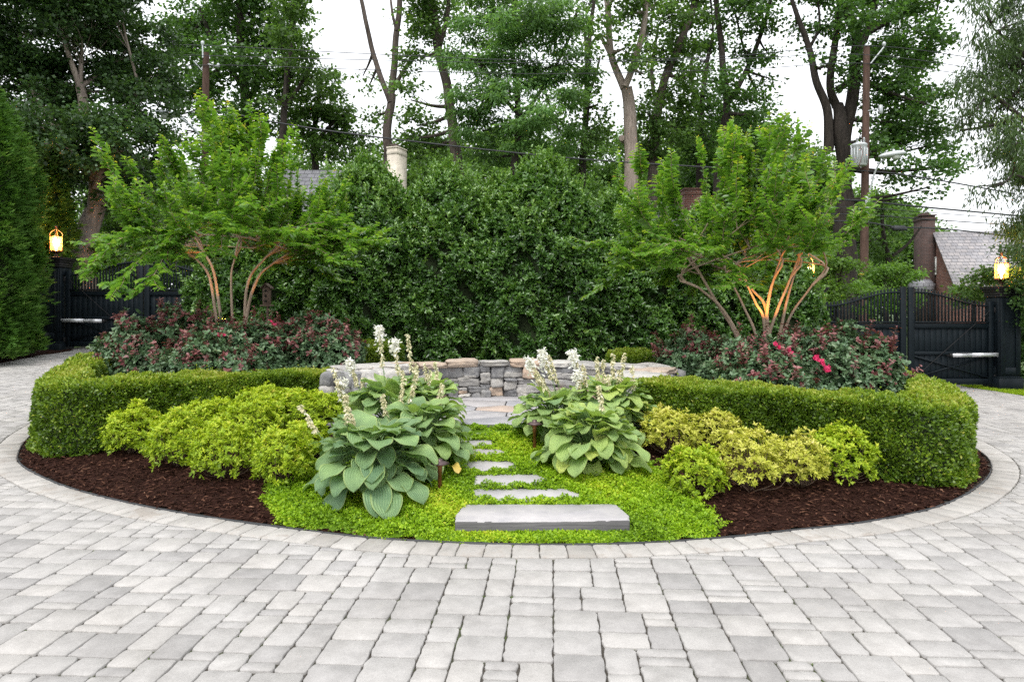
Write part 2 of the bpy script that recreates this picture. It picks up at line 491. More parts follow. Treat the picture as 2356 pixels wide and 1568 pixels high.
# thin dark edging strip between bed and pavers
m, t, b, _ = nt('mulch')
n1 = noise_tex(t, 40, 6, .7, .8); n2 = noise_tex(t, 3, 4)
c = ramp(t, n1, [(.25, (.010, .004, .003)), (.55, (.030, .012, .008)), (.8, (.06, .025, .016))])
t.links.new(c, b.inputs['Base Color']); b.inputs['Roughness'].default_value = 1; b.inputs['Specular IOR Level'].default_value = .08; bump(t, b, n1, 1.0, .02); M['mulch'] = m
xs = np.arange(-6.4, 6.1, .07); ys = np.arange(4.3, 15.3, .07)
sdm = lambda x, y: bil(_SD, x, y) > .015
def zmul(x, y): return zi(x, y) + .006 * np.sin(x * 9 + np.sin(y * 7)) * np.sin(y * 11 + 1)
struct(sheet(xs, ys, zmul, sdm), 'mulch_bed', M['mulch'], smooth=True, label='dark brown mulch bed of the oval island')
mbe = MB()
E2 = EDGE + ENRM * .0
V = np.concatenate([np.c_[E2 + ENRM * .009, g(E2[:, 0], E2[:, 1]) - .03], np.c_[E2 + ENRM * .009, g(E2[:, 0], E2[:, 1]) + .009],
                    np.c_[E2 + ENRM * .004, g(E2[:, 0], E2[:, 1]) + .009], np.c_[E2 + ENRM * .004, g(E2[:, 0], E2[:, 1]) - .03]])
k = np.arange(len(E2)); k2 = (k + 1) % len(E2); n = len(E2)
mbe.add(V, np.concatenate([np.stack([a * n + k, a * n + k2, (a + 1) * n + k2, (a + 1) * n + k], 1) for a in range(3)]))
single(mbe, 'bed_edging', plain_mat('black_edging', (.02, .022, .024), .6), 'thin black edging strip round the rim of the mulch bed', 'edging')

# ground-cover region (picture-measured outline, on the ground)
GCP = np.array([GP(*q)[:2] for q in [(652, 1206), (630, 1180), (606, 1150), (625, 1120), (700, 1090), (770, 1040), (860, 1010), (950, 985), (1030, 978)]]
               + [(-.55, 7.02), (.1, 7.0), (.5, 7.05)] + [GP(*q)[:2] for q in [(1260, 990), (1420, 1040), (1510, 1075), (1555, 1110), (1590, 1150), (1625, 1185), (1655, 1212), (1648, 1238), (1400, 1255), (1250, 1258), (1000, 1250), (850, 1232)]])
def in_poly(P, x, y):
    x = np.asarray(x); y = np.asarray(y); r = np.zeros(x.shape, bool)
    for i in range(len(P)):
        x0, y0 = P[i - 1]; x1, y1 = P[i]
        r ^= ((y0 > y) != (y1 > y)) & (x < (x1 - x0) * (y - y0) / (y1 - y0 + 1e-12) + x0)
    return r

# stepping stones --------------------------------------------------------
m, t, b, _ = nt('bluestone')
tc = node(t, 'ShaderNodeTexCoord'); sx = node(t, 'ShaderNodeMapping'); sx.inputs['Scale'].default_value = (1.2, 1.2, 30)
t.links.new(tc.outputs['Object'], sx.inputs[0])
n1 = noise_tex(t, 5, 5, .65); n2 = noise_tex(t, 70, 4); n4 = noise_tex(t, 3, 5, .7, vec=sx.outputs[0])
base = ramp(t, attr(t), [(0, (.29, .30, .33)), (.5, (.385, .375, .38)), (1, (.45, .36, .30))])
c = mixc(t, 1.0, base, ramp(t, n1, [(.25, (.70, .70, .72)), (.75, (1.14, 1.11, 1.07))]), 'MULTIPLY')
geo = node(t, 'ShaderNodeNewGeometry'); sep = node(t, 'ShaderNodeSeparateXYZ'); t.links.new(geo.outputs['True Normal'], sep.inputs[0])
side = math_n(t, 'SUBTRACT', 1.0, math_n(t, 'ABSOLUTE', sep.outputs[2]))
sidec = ramp(t, n4, [(.3, (.055, .053, .055)), (.7, (.13, .125, .125))])         # banded riser face of the slab, coloured darker than the top
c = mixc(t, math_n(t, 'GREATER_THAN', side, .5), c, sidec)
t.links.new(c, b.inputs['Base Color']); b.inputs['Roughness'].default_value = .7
bump(t, b, math_n(t, 'ADD', n1, math_n(t, 'MULTIPLY', n2, .4)), .25, .01); M['bluestone'] = m

STONES = []
def stone_step(pts, ztop, h, label, tint=.5, tilt=0.0):
    P = np.array(pts)
    if area(P) < 0: P = P[::-1]
    mb = MB(); slab(mb, rng, P, lambda x, y: np.full(np.shape(x), ztop) + (y - P[:, 1].mean()) * tilt, tint, gap=0, rnd=.02, bev=.008, drop=h, jit=.002)
    single(mb, 'stepping_stone', M['bluestone'], label, 'stepping stone', 'stepping stones up the garden path')
    STONES.append(P)
X = lambda px, Y: (px - CX) * Y / F
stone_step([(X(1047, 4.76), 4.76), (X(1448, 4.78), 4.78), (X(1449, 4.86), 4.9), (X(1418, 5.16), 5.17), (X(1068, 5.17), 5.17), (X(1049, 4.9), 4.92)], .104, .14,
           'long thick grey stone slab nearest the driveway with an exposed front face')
_lab = ['wide flat stone set flush just above the long thick front slab', 'pointed flat stone, third of the path stones from the driveway',
        'middle path stone, three stones below the patio edge', 'short path stone, third below the patio, beside the left hosta leaves',
        'narrow path stone, second below the flagstone patio', 'thin topmost path stone just below the flagstone patio']
_span = [(1092, 1340, 5.33, 5.48), (1098, 1258, 5.635, 5.77), (1075, 1194, 5.93, 6.085), (1060, 1162, 6.247, 6.37), (1050, 1136, 6.51, 6.61), (1040, 1180, 6.8, 6.88)]
for (a, c, y0, y1), lb in zip(_span, _lab):
    zt = .1 + .15 * (y0 - 5.2)
    j = lambda: rng.normal(0, .012)
    w = X(c, y0) - X(a, y0); x0 = X(a, y0)
    stone_step([(x0 - .02 + j(), y0 - .06 + j()), (x0 + w * .55, y0 - .07 + j()), (x0 + w * .93, y0 - .03 + j()), (x0 + w + j(), y0 + .05), (x0 + w * .86 + j(), y1 + .02), (x0 + w * .35, y1 + .03 + j()), (x0 - .03, y1 + j())],
               zt, .09, lb, .5 + rng.uniform(-.1, .06), .12)

# patio ---------------------------------------------------------------
prng = np.random.default_rng(11)
q0 = np.array(P3(1155, 940, 8.1)[:2]); seeds = [q0] + [q0 + np.array(o) for o in ((-.62, .04), (.60, -.03), (-.2, .42), (.28, .40), (-.18, -.40), (.30, -.42), (.02, -.85))]
while len(seeds) < 26:
    q = PAT_C + prng.uniform(-2.2, 2.2, 2)
    if min(np.linalg.norm((q - s_) * np.array([.8, 1.2])) for s_ in seeds) > .62: seeds.append(q)
    elif prng.random() < .002: break
circ = np.array([PAT_C + 2.12 * np.array([math.cos(a), math.sin(a)]) for a in np.linspace(0, TAU, 40)[:-1]])
mb = MB()
for i, s_ in enumerate(seeds):
    P = circ.copy()
    P = clip_half(P, np.array([0, 7.02]), np.array([0.02, 1.0]))
    for k_, o in enumerate(seeds):
        if k_ == i or len(P) < 3: continue
        P = clip_half(P, (s_ + o) / 2 , unit(s_ - o))
    if len(P) >= 3: slab(mb, prng, P, lambda x, y: np.full(np.shape(x), PAT_Z), 1.0 if i == 0 else prng.uniform(.1, .55), gap=.007, rnd=.02, bev=.004, jit=.003)
struct(mb, 'patio', M['bluestone'], label='grey flagstone patio in front of the curved stone wall')
# ------------------------------------------------------------------ stone wall
m, t, b, _ = nt('fieldstone')
n1 = noise_tex(t, 7, 6, .7, .5); n2 = noise_tex(t, 35, 5, .7); n3 = noise_tex(t, 2.2, 3)
base = ramp(t, attr(t), [(0, (.125, .124, .128)), (.28, (.23, .228, .23)), (.5, (.345, .33, .31)), (.68, (.46, .44, .41)), (.78, (.40, .32, .255)), (1, (.46, .325, .235))])
c = mixc(t, 1.0, base, ramp(t, n1, [(.25, (.50, .50, .53)), (.5, (1, 1, 1)), (.75, (1.42, 1.38, 1.3))]), 'MULTIPLY')
c = mixc(t, ramp(t, n2, [(.56, (0, 0, 0)), (.68, (.5, .5, .5))]), c, (.50, .48, .45))
c = mixc(t, ramp(t, n3, [(.6, (0, 0, 0)), (.75, (.5, .5, .5))]), c, (.30, .19, .12))
t.links.new(c, b.inputs['Base Color']); b.inputs['Roughness'].default_value = .85
bump(t, b, math_n(t, 'ADD', n1, math_n(t, 'MULTIPLY', n2, .5)), .7, .03); M['stone'] = m

def _cube_sphere(k):
    V = []; Fc = []; idx = {}
    def vid(p):
        q = tuple(np.round(p, 5))
        if q not in idx: idx[q] = len(V); V.append(p)
        return idx[q]
    gr = np.linspace(-1, 1, k + 1)
    for ax in range(3):
        for sg in (-1, 1):
            for i in range(k):
                for j in range(k):
                    q = []
                    for (a, c) in ((i, j), (i + 1, j), (i + 1, j + 1), (i, j + 1)):
                        p = [0, 0, 0]; p[ax] = sg; p[(ax + 1) % 3] = gr[a]; p[(ax + 2) % 3] = gr[c]
                        q.append(vid(np.array(p, float)))
                    Fc.append(q if sg > 0 else q[::-1])
    return np.array(V), np.array(Fc)
CS5, CF5 = _cube_sphere(5)
CS9, CF9 = _cube_sphere(10)
CS7, CF7 = _cube_sphere(7)
def stone(mb, c, d, rz, rng, tint, pw=5.5, rough=.10, big=False):
    "a weathered stone: rounded block with lumps and chipped corners"
    U, Fc = (CS7, CF7) if big == 2 else (CS9, CF9) if big else (CS5, CF5)
    r = (np.abs(U) ** pw).sum(1) ** (1 / pw)
    V = U / r[:, None]
    sk = rng.normal(0, .10, (3, 3)); np.fill_diagonal(sk, 0); V = V + V @ sk
    off = rng.uniform(-50, 50, 3)
    dn = np.array([mnoise.noise_vector(Vector(v * 1.5 + off)) for v in U]) * rough * 1.6 + np.array([mnoise.noise_vector(Vector(v * 4.0 + off)) for v in U]) * rough * .8
    V = (V + dn) * np.asarray(d) / 2
    co, si = math.cos(rz), math.sin(rz)
    V = np.stack([V[:, 0] * co - V[:, 1] * si, V[:, 0] * si + V[:, 1] * co, V[:, 2]], 1) + np.asarray(c)
    mb.add(V, Fc, tint)

srng = np.random.default_rng(5)
WC, WR, WT = np.array([-.05, 7.3]), 1.86, .40
wall = thing('stone_wall', (WC[0], WC[1] + WR, PAT_Z), 'curved dry-stacked grey and tan fieldstone wall behind the patio', 'wall')
def wp(a, r): return WC + r * np.array([math.cos(a), math.sin(a)])
mb = MB()
# dark wall core behind the face stones, gap shade put into its tint
aa = np.linspace(math.radians(22), math.radians(158), 40)
for i in range(len(aa) - 1):
    q = [wp(aa[i], WR + .09), wp(aa[i + 1], WR + .09), wp(aa[i + 1], WR + WT - .05), wp(aa[i], WR + WT - .05)]
    V = np.array([(*p, z) for z in (.2, .76) for p in q])
    mb.add(V, [(0, 1, 5, 4), (1, 2, 6, 5), (2, 3, 7, 6), (3, 0, 4, 7), (4, 5, 6, 7)], .02)
tints = lambda: float(srng.choice([srng.uniform(.03, .3), srng.uniform(.3, .55), srng.uniform(.55, .7), srng.uniform(.76, .95)], p=[.38, .37, .18, .07]))
um, vm = .044, .040; A0 = math.radians(20); NU_ = int(math.radians(140) * WR / um); NV_ = 11
occ = np.zeros((NU_, NV_), bool)
for v in range(NV_):
    u = 0
    while u < NU_:
        if occ[u, v]: u += 1; continue
        run = 1
        while u + run < NU_ and not occ[u + run, v] and run < 16: run += 1
        h = int(srng.choice([1, 2, 2, 2, 3, 3])); h = min(h, NV_ - v)
        if NV_ - v - h == 1: h = min(h + 1, NV_ - v)
        w = int(srng.integers(max(3, h), 5 + h)); w = min(w, run)
        if run - w < 3: w = run if run < 9 else run // 2
        occ[u:u + w, v:v + h] = True
        am = A0 + (u + w / 2) * um / WR; dep = srng.uniform(.17, .24)
        p = wp(am, WR + dep / 2 + srng.normal(0, .014))
        stone(mb, (*p, PAT_Z - .03 + (v + h / 2) * vm + srng.normal(0, .003)), (w * um * 1.02, dep, h * vm * 1.06), am - math.pi / 2 + srng.normal(0, .06), srng, tints(), 9 if h > 1 else 6, .10, 2)
        u += w
z = PAT_Z - .03 + NV_ * vm
for r_ in (WR + WT,):                                # rear face
    a = math.radians(20)
    while a < math.radians(160):
        w = srng.uniform(.3, .5); am = a + w / r_ / 2
        for zz in (.42, .60, .75):
            p = wp(am, r_ - .06); stone(mb, (*p, zz), (w, .16, .19), am - math.pi / 2, srng, tints(), 5, .08)
        a += w / r_
mb.build('stonework', M['stone'], wall)
mb = MB(); ztop = z
a = math.radians(25)
ct = [.62, .5, .45, .66, .35, .5, .8, .83, .9, .42, .62, .5, .35, .6, .45]
i = 0
while a < math.radians(155):
    w = srng.uniform(.26, .46); am = a + w / WR / 2
    hh = srng.uniform(.065, .10)
    p = wp(am, WR + WT / 2 - .02)
    tt = {True: srng.choice([.82, .9, .8, .5])}.get(75 < math.degrees(am) < 106, ct[i % len(ct)])
    stone(mb, (*p, ztop + hh / 2 - .01), (w * 1.0, WT * srng.uniform(1.0, 1.1), hh), am - math.pi / 2 + srng.normal(0, .02), srng, tt, 9, .07, True)
    a += w / WR * .985; i += 1
mb.build('coping', M['stone'], wall)
for (px, py, Y, d, rz, tt) in [(868, 874, 7.9, (.40, .40, .24), .5, .60), (812, 868, 8.0, (.34, .42, .18), .7, .30), (842, 897, 7.8, (.30, .3, .17), .3, .25), (806, 895, 7.9, (.26, .3, .16), .5, .40), (855, 848, 8.3, (.46, .40, .11), .5, .60), (812, 850, 8.15, (.38, .40, .09), .6, .50), (905, 846, 8.55, (.38, .36, .12), .45, .64),
               (1470, 876, 7.75, (.58, .46, .20), -.35, .60), (1500, 855, 8.05, (.50, .44, .09), -.5, .78), (1445, 848, 8.4, (.50, .44, .12), -.45, .52), (1425, 897, 7.75, (.42, .4, .18), -.3, .33), (1525, 876, 7.9, (.26, .34, .16), -.3, .30), (1398, 880, 7.9, (.34, .36, .17), -.3, .42)]:
    mb = MB(); stone(mb, P3(px, py, Y), d, rz, srng, tt, 9, .10, True); mb.build('boulder', M['stone'], wall)

# ------------------------------------------------------------------ leaf materials
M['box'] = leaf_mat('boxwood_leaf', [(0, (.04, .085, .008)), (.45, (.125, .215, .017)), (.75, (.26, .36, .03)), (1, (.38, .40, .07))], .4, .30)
M['holly'] = leaf_mat('holly_leaf', [(0, (.034, .088, .020)), (.5, (.105, .22, .042)), (.8, (.21, .35, .07)), (1, (.32, .42, .10))], .27, .28, .7)
M['azalea'] = leaf_mat('azalea_leaf', [(0, (.145, .24, .012)), (.45, (.325, .45, .022)), (.8, (.51, .575, .045)), (1, (.60, .54, .10))], .45, .32, .3)
M['azalea_pale'] = leaf_mat('pale_azalea_leaf', [(0, (.20, .25, .02)), (.4, (.48, .50, .06)), (.8, (.64, .61, .17)), (1, (.68, .56, .26))], .5, .3, .3)
M['rose'] = leaf_mat('rose_leaf', [(0, (.045, .10, .045)), (.5, (.115, .20, .09)), (.66, (.20, .28, .15)), (.72, (.18, .08, .07)), (.9, (.22, .065, .07)), (1, (.36, .18, .16))], .38, .15, .5, (1.2, 1.0, .6))
M['crape'] = leaf_mat('crape_myrtle_leaf', [(0, (.075, .18, .035)), (.45, (.15, .30, .045)), (.75, (.28, .43, .05)), (.92, (.46, .52, .06)), (1, (.52, .38, .08))], .30, .45, .7)
M['cover'] = leaf_mat('creeping_leaf', [(0, (.11, .21, .01)), (.4, (.26, .43, .016)), (.75, (.42, .54, .03)), (1, (.58, .52, .06))], .5, .3, .3)
M['arbor'] = leaf_mat('arborvitae_spray', [(0, (.045, .115, .020)), (.5, (.105, .23, .042)), (.8, (.18, .31, .07)), (1, (.27, .34, .09))], .6, .35, .25)
M['petal_white'] = leaf_mat('white_bell', [(0, (.42, .46, .22)), (.3, (.66, .60, .38)), (.6, (.82, .77, .58)), (1, (.88, .88, .86))], .6, .3, .2, (1.0, 1.0, .9))
M['petal_pink'] = leaf_mat('pink_petal', [(0, (.55, .02, .10)), (1, (.80, .08, .22))], .5, .25, .3, (1.2, .6, .8))
M['stem_green'] = plain_mat('green_stalk', (.13, .22, .07), .5)
M['twig'] = bark_mat('shrub_twig', (.06, .04, .028), (.16, .11, .08), 12)
M['core'] = plain_mat('dark_core_fill', (.022, .035, .010), .95, var=.5, scale=20)  # dark fill for solid hulls added inside the evergreens to block light

# ------------------------------------------------------------------ clipped boxwood
def hedge(center, w, h, label, nleaf, seed, group='clipped boxwood hedges', L=.034, zoff=0.0, taper=.34, tops=None):
    r = np.random.default_rng(seed)
    C = smooth_path(center, 120)
    d = np.concatenate([[0], np.cumsum(np.linalg.norm(np.diff(C, axis=0), axis=1))]); Ltot = d[-1]
    T = unit(np.gradient(C, axis=0)); Nn = np.stack([-T[:, 1], T[:, 0]], 1)
    TOP = np.interp(np.linspace(0, 1, 120), np.linspace(0, 1, len(tops)), tops) if tops is not None else None
    base = np.array([*C[60], float(zi(*C[60]))])
    root = thing('boxwood_hedge', base, label, 'hedge', group)
    # cross-section perimeter: up the left, over the top, down the right
    rc = .07
    def sect(u):
        "u 0..1 -> (lateral, height, nl, nz)"
        per = 2 * h + w; q = u * per
        lat = np.where(q < h, -w / 2, np.where(q > h + w, w / 2, q - h - w / 2))
        z = np.where(q < h, q, np.where(q > h + w, per - q, h))
        nl = np.where(q < h, -1.0, np.where(q > h + w, 1.0, 0.0)); nz = np.where((q >= h) & (q <= h + w), 1.0, 0.0)
        # rounded shoulders
        cx = np.clip(lat, -(w / 2 - rc), w / 2 - rc); cz = np.minimum(z, h - rc)
        v = np.stack([lat - cx, z - cz], -1); l = np.linalg.norm(v, axis=-1); k = (l > 1e-6) & (np.abs(v) > 1e-6).all(-1)
        f = np.where(k, rc / np.maximum(l, 1e-6), 1.0)
        lat = cx + v[..., 0] * f; z = cz + v[..., 1] * f
        nl = np.where(k, v[..., 0] / np.maximum(l, 1e-6), nl); nz = np.where(k, v[..., 1] / np.maximum(l, 1e-6), nz)
        lat = lat * (1 + taper * (.35 - z / h))
        return lat, z, nl, nz
    def place(s, u, inn):
        cx = np.interp(s, d, C[:, 0]); cy = np.interp(s, d, C[:, 1]); nx = np.interp(s, d, Nn[:, 0]); ny = np.interp(s, d, Nn[:, 1])
        lat, z, nl, nz = sect(u)
        lump = .020 * np.sin(s * 7.3 + u * 9) + .02 * np.sin(s * 3.1 - u * 14 + 2) + .018 * np.sin(s * 17 + u * 31) + .012 * np.sin(s * 31 - u * 47)
        lat = lat + nl * (lump - inn); z = np.maximum(z + nz * (lump - inn), .02)
        x = cx + nx * lat; y = cy + ny * lat
        gz = zi(x, y)
        if TOP is not None: z = z * np.clip(np.interp(s, d, TOP) - zi(cx, cy), .2, 1.2) / h
        return np.stack([x, y, gz + zoff + z], 1), unit(np.stack([nx * nl, ny * nl, nz + 1e-6], 1))
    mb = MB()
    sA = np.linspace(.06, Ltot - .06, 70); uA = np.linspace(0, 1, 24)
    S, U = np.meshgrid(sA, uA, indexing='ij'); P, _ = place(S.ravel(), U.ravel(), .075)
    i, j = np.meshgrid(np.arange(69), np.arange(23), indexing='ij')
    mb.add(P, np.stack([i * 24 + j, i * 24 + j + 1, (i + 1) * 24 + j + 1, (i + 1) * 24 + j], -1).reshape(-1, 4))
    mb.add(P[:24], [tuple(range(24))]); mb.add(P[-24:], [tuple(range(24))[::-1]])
    mb.build('opaque_core', M['core'], root)  # added solid hull, stops light passing through the hedge
    mb = MB()
    ne = int(nleaf * .07)
    s = r.uniform(0, Ltot, nleaf); u = r.uniform(0, 1, nleaf)
    inn = np.abs(r.normal(0, .035, nleaf)) - .012
    P, N = place(s, u, inn)
    keep = (np.sin(P[:, 0] * 23) * np.sin(P[:, 1] * 19 + 1) * np.sin(P[:, 2] * 21) + r.normal(0, .5, nleaf)) > -.8
    P, N, inn = P[keep], N[keep], inn[keep]
    # end caps
    for sg, s0 in ((-1, 0), (1, Ltot)):
        uu = r.uniform(0, 1, ne); q = r.uniform(0, 1, ne) ** .5
        Pe, _ = place(np.full(ne, s0), uu, 0.0); cz = np.array([*(C[0] if sg < 0 else C[-1]), 0]); cz[2] = zi(cz[0], cz[1]) + h * .5
        Pe = cz + (Pe - cz) * q[:, None]; tdir = np.array([*(T[0] if sg < 0 else T[-1]), 0]) * sg
        Pe = Pe + tdir * (.03 * np.sqrt(np.clip(1 - q, 0, 1)) - np.abs(r.normal(0, .02, ne)))[:, None]
        P = np.vstack([P, Pe]); N = np.vstack([N, np.repeat(tdir[None], ne, 0)]); inn = np.concatenate([inn, np.zeros(ne)])
    n = len(P)
    D = unit(N * .75 + r.normal(0, .62, (n, 3)) + np.array([0, 0, .35])); NN = unit(N * .7 + rdir(r, n, .5))
    patch = .10 * np.sin(P[:, 0] * 5 + P[:, 2] * 8) + .10 * np.sin(P[:, 1] * 6.3 + P[:, 0] * 3)
    tint = np.clip(.40 + patch + r.normal(0, .15, n) + .34 * np.clip(N[:, 2], 0, 1) - 2.0 * np.clip(inn, 0, .1), 0, 1)  # tops yellower for new growth, with their brighter light put into the tint
    brown = r.random(n) < .012; tint[brown] = 1.0
    sc_ = r.uniform(.75, 1.25, n)
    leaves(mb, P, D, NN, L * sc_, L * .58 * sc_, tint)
    # stray shoots over the clipped top
    ns = int(Ltot * 9)
    s = r.uniform(0, Ltot, ns); P, N = place(s, r.uniform(.33, .67, ns), 0)
    for p in P:
        k = r.integers(4, 8); q = p + np.array([r.normal(0, .01), r.normal(0, .01), 1]) * np.linspace(0, r.uniform(.03, .075), k)[:, None]
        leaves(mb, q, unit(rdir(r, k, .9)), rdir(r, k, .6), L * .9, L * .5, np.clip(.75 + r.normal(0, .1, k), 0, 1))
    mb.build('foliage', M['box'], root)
    return root

HL = [(-2.2, 8.42), (-2.65, 8.3), (-3.15, 8.05), (-3.75, 7.55), (-4.25, 7.06), (-4.62, 7.08), (-4.92, 7.55), (-5.2, 8.2), (-5.4, 9.2), (-5.35, 10.4), (-5.0, 11.6)]
HR = [(1.42, 7.42), (2.1, 7.02), (2.75, 6.72), (3.38, 6.28), (3.78, 6.24), (4.15, 6.62), (4.5, 7.35), (4.75, 8.2), (4.95, 9.4), (4.8, 10.8)]
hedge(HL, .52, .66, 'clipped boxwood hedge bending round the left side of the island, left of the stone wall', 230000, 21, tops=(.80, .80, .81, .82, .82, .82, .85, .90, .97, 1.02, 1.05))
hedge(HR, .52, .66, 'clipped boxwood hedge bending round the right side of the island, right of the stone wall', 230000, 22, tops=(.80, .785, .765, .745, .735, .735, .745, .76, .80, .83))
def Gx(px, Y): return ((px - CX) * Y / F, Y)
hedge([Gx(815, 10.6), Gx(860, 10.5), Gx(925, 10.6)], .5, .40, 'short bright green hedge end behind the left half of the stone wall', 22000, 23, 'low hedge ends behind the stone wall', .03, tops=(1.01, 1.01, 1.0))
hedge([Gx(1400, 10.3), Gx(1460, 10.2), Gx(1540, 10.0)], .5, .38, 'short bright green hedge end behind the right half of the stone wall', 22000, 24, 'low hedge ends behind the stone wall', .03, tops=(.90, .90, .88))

# ------------------------------------------------------------------ rounded shrubs
def dome(r, n, rx, ry, h, seed, low=-.15):
    "points and normals on a lumpy dome"
    v = rdir(r, n, .35); v = v[v[:, 2] > low]
    o = seed * 3.7
    lump = 1 + .13 * np.sin(v[:, 0] * 5 + o) * np.cos(v[:, 1] * 4.3 + o) + .10 * np.sin(v[:, 2] * 7 + v[:, 0] * 6 + o * 2) + .08 * np.sin(v[:, 1] * 11 + v[:, 2] * 5 + o)
    return v * np.array([rx, ry, h]) * lump[:, None], unit(v / np.array([rx, ry, h])), v

def azalea(px, pyb, wpx, hpx, label, mat, seed, group, leafL=.034):
    r = np.random.default_rng(seed)
    p0 = GP(px, pyb - 8); Y = p0[1]; rx = wpx / 2 * Y / F; h = hpx * Y / F * .87
    p0[1] += rx * .75; p0[2] = float(zi(p0[0], p0[1]))
    root = thing('azalea_bush', p0, label, 'shrub', group)
    P, N, v = dome(r, 720 if 'pale' in mat.name else 1050, rx * .95, rx * .9, h * .62, seed, -.35 if 'pale' in mat.name else -.55)
    dep = np.clip(1 - np.abs(r.normal(0, .13, len(P))), .45, 1.05)
    stray = r.random(len(P)) < .07; dep[stray] *= r.uniform(1.03, 1.16, stray.sum())
    # ragged outline: whole twigs stand proud or are missing
    gap = np.sin(v[:, 0] * 9 + seed) * np.sin(v[:, 1] * 8 + seed * 2) * np.sin(v[:, 2] * 7 + seed) > .32
    P, N, dep, v = P[~gap], N[~gap], dep[~gap], v[~gap]
    P = P * dep[:, None] + np.array([0, 0, h * .42]); P = P + p0
    mb = MB()
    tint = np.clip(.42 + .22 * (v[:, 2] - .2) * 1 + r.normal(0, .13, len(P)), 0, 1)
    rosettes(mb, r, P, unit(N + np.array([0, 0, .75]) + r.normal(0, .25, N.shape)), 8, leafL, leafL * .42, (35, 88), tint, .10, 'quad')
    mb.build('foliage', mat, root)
    mb = MB()
    for k in range(26):
        q = P[r.integers(len(P))]; a = p0 + np.array([r.normal(0, .03), r.normal(0, .03), -.02])
        mid = a * .5 + q * .5 + np.array([(q - p0)[0] * .2, (q - p0)[1] * .2, -.02])
        mb.tube(smooth_path([a, mid, q], 7), np.linspace(.006, .002, 7), 5)
    mb.build('stems', M['twig'], root)

LA = [(285, 1062, 125, 118, 'chartreuse azalea at the far left end of the left row, touching the boxwood'), (388, 1092, 135, 135, 'chartreuse azalea between the leftmost one and the big front one on the left'),
      (492, 1122, 160, 140, 'big bright chartreuse azalea at the front of the left mulch, over bare bark'), (632, 1138, 150, 140, 'chartreuse azalea touching the left green ground cover, beside the big hosta'),
      (452, 1035, 150, 100, 'low chartreuse azalea in the middle of the left mass, behind the big front one'), (560, 1045, 150, 110, 'chartreuse azalea in the heart of the left mass, no mulch showing round it'),
      (590, 995, 150, 88, 'chartreuse azalea behind the left mass against the clipped hedge'), (668, 1010, 150, 95, 'chartreuse azalea left of the white hosta spikes, under the clipped hedge'),
      (735, 1000, 110, 85, 'small chartreuse azalea half hidden by the left hosta'), (690, 1075, 120, 90, 'chartreuse azalea squeezed between the left mass and the blue-green hosta leaves')]
for i, (px, pb, w, h, lb) in enumerate(LA): azalea(px, pb, w, h, lb, M['azalea'], 40 + i, 'chartreuse azaleas on the left of the island')
RA = [(1612, 1162, 150, 115, 'bright green-yellow azalea with bare stems at the right edge of the ground cover', 0), (1742, 1155, 165, 150, 'pale yellow azalea with bare twiggy base on the mulch, second along the right front row', 1),
      (1855, 1142, 145, 128, 'pale yellow azalea third along the right front row, on mulch', 1), (1968, 1128, 165, 130, 'green-yellow azalea at the far right end of the row, against the clipped hedge', 0),
      (1668, 1055, 130, 95, 'yellow azalea standing alone against the dark right hedge', 1), (1555, 1072, 140, 120, 'wispy yellow azalea beside the right hosta', 1), (1512, 1005, 90, 60, 'small yellow azalea behind the right hosta, under the hedge', 1)]
for i, (px, pb, w, h, lb, pal) in enumerate(RA): azalea(px, pb, w, h, lb, M['azalea_pale'] if pal else M['azalea'], 60 + i, 'yellow azaleas on the right of the island', .032)

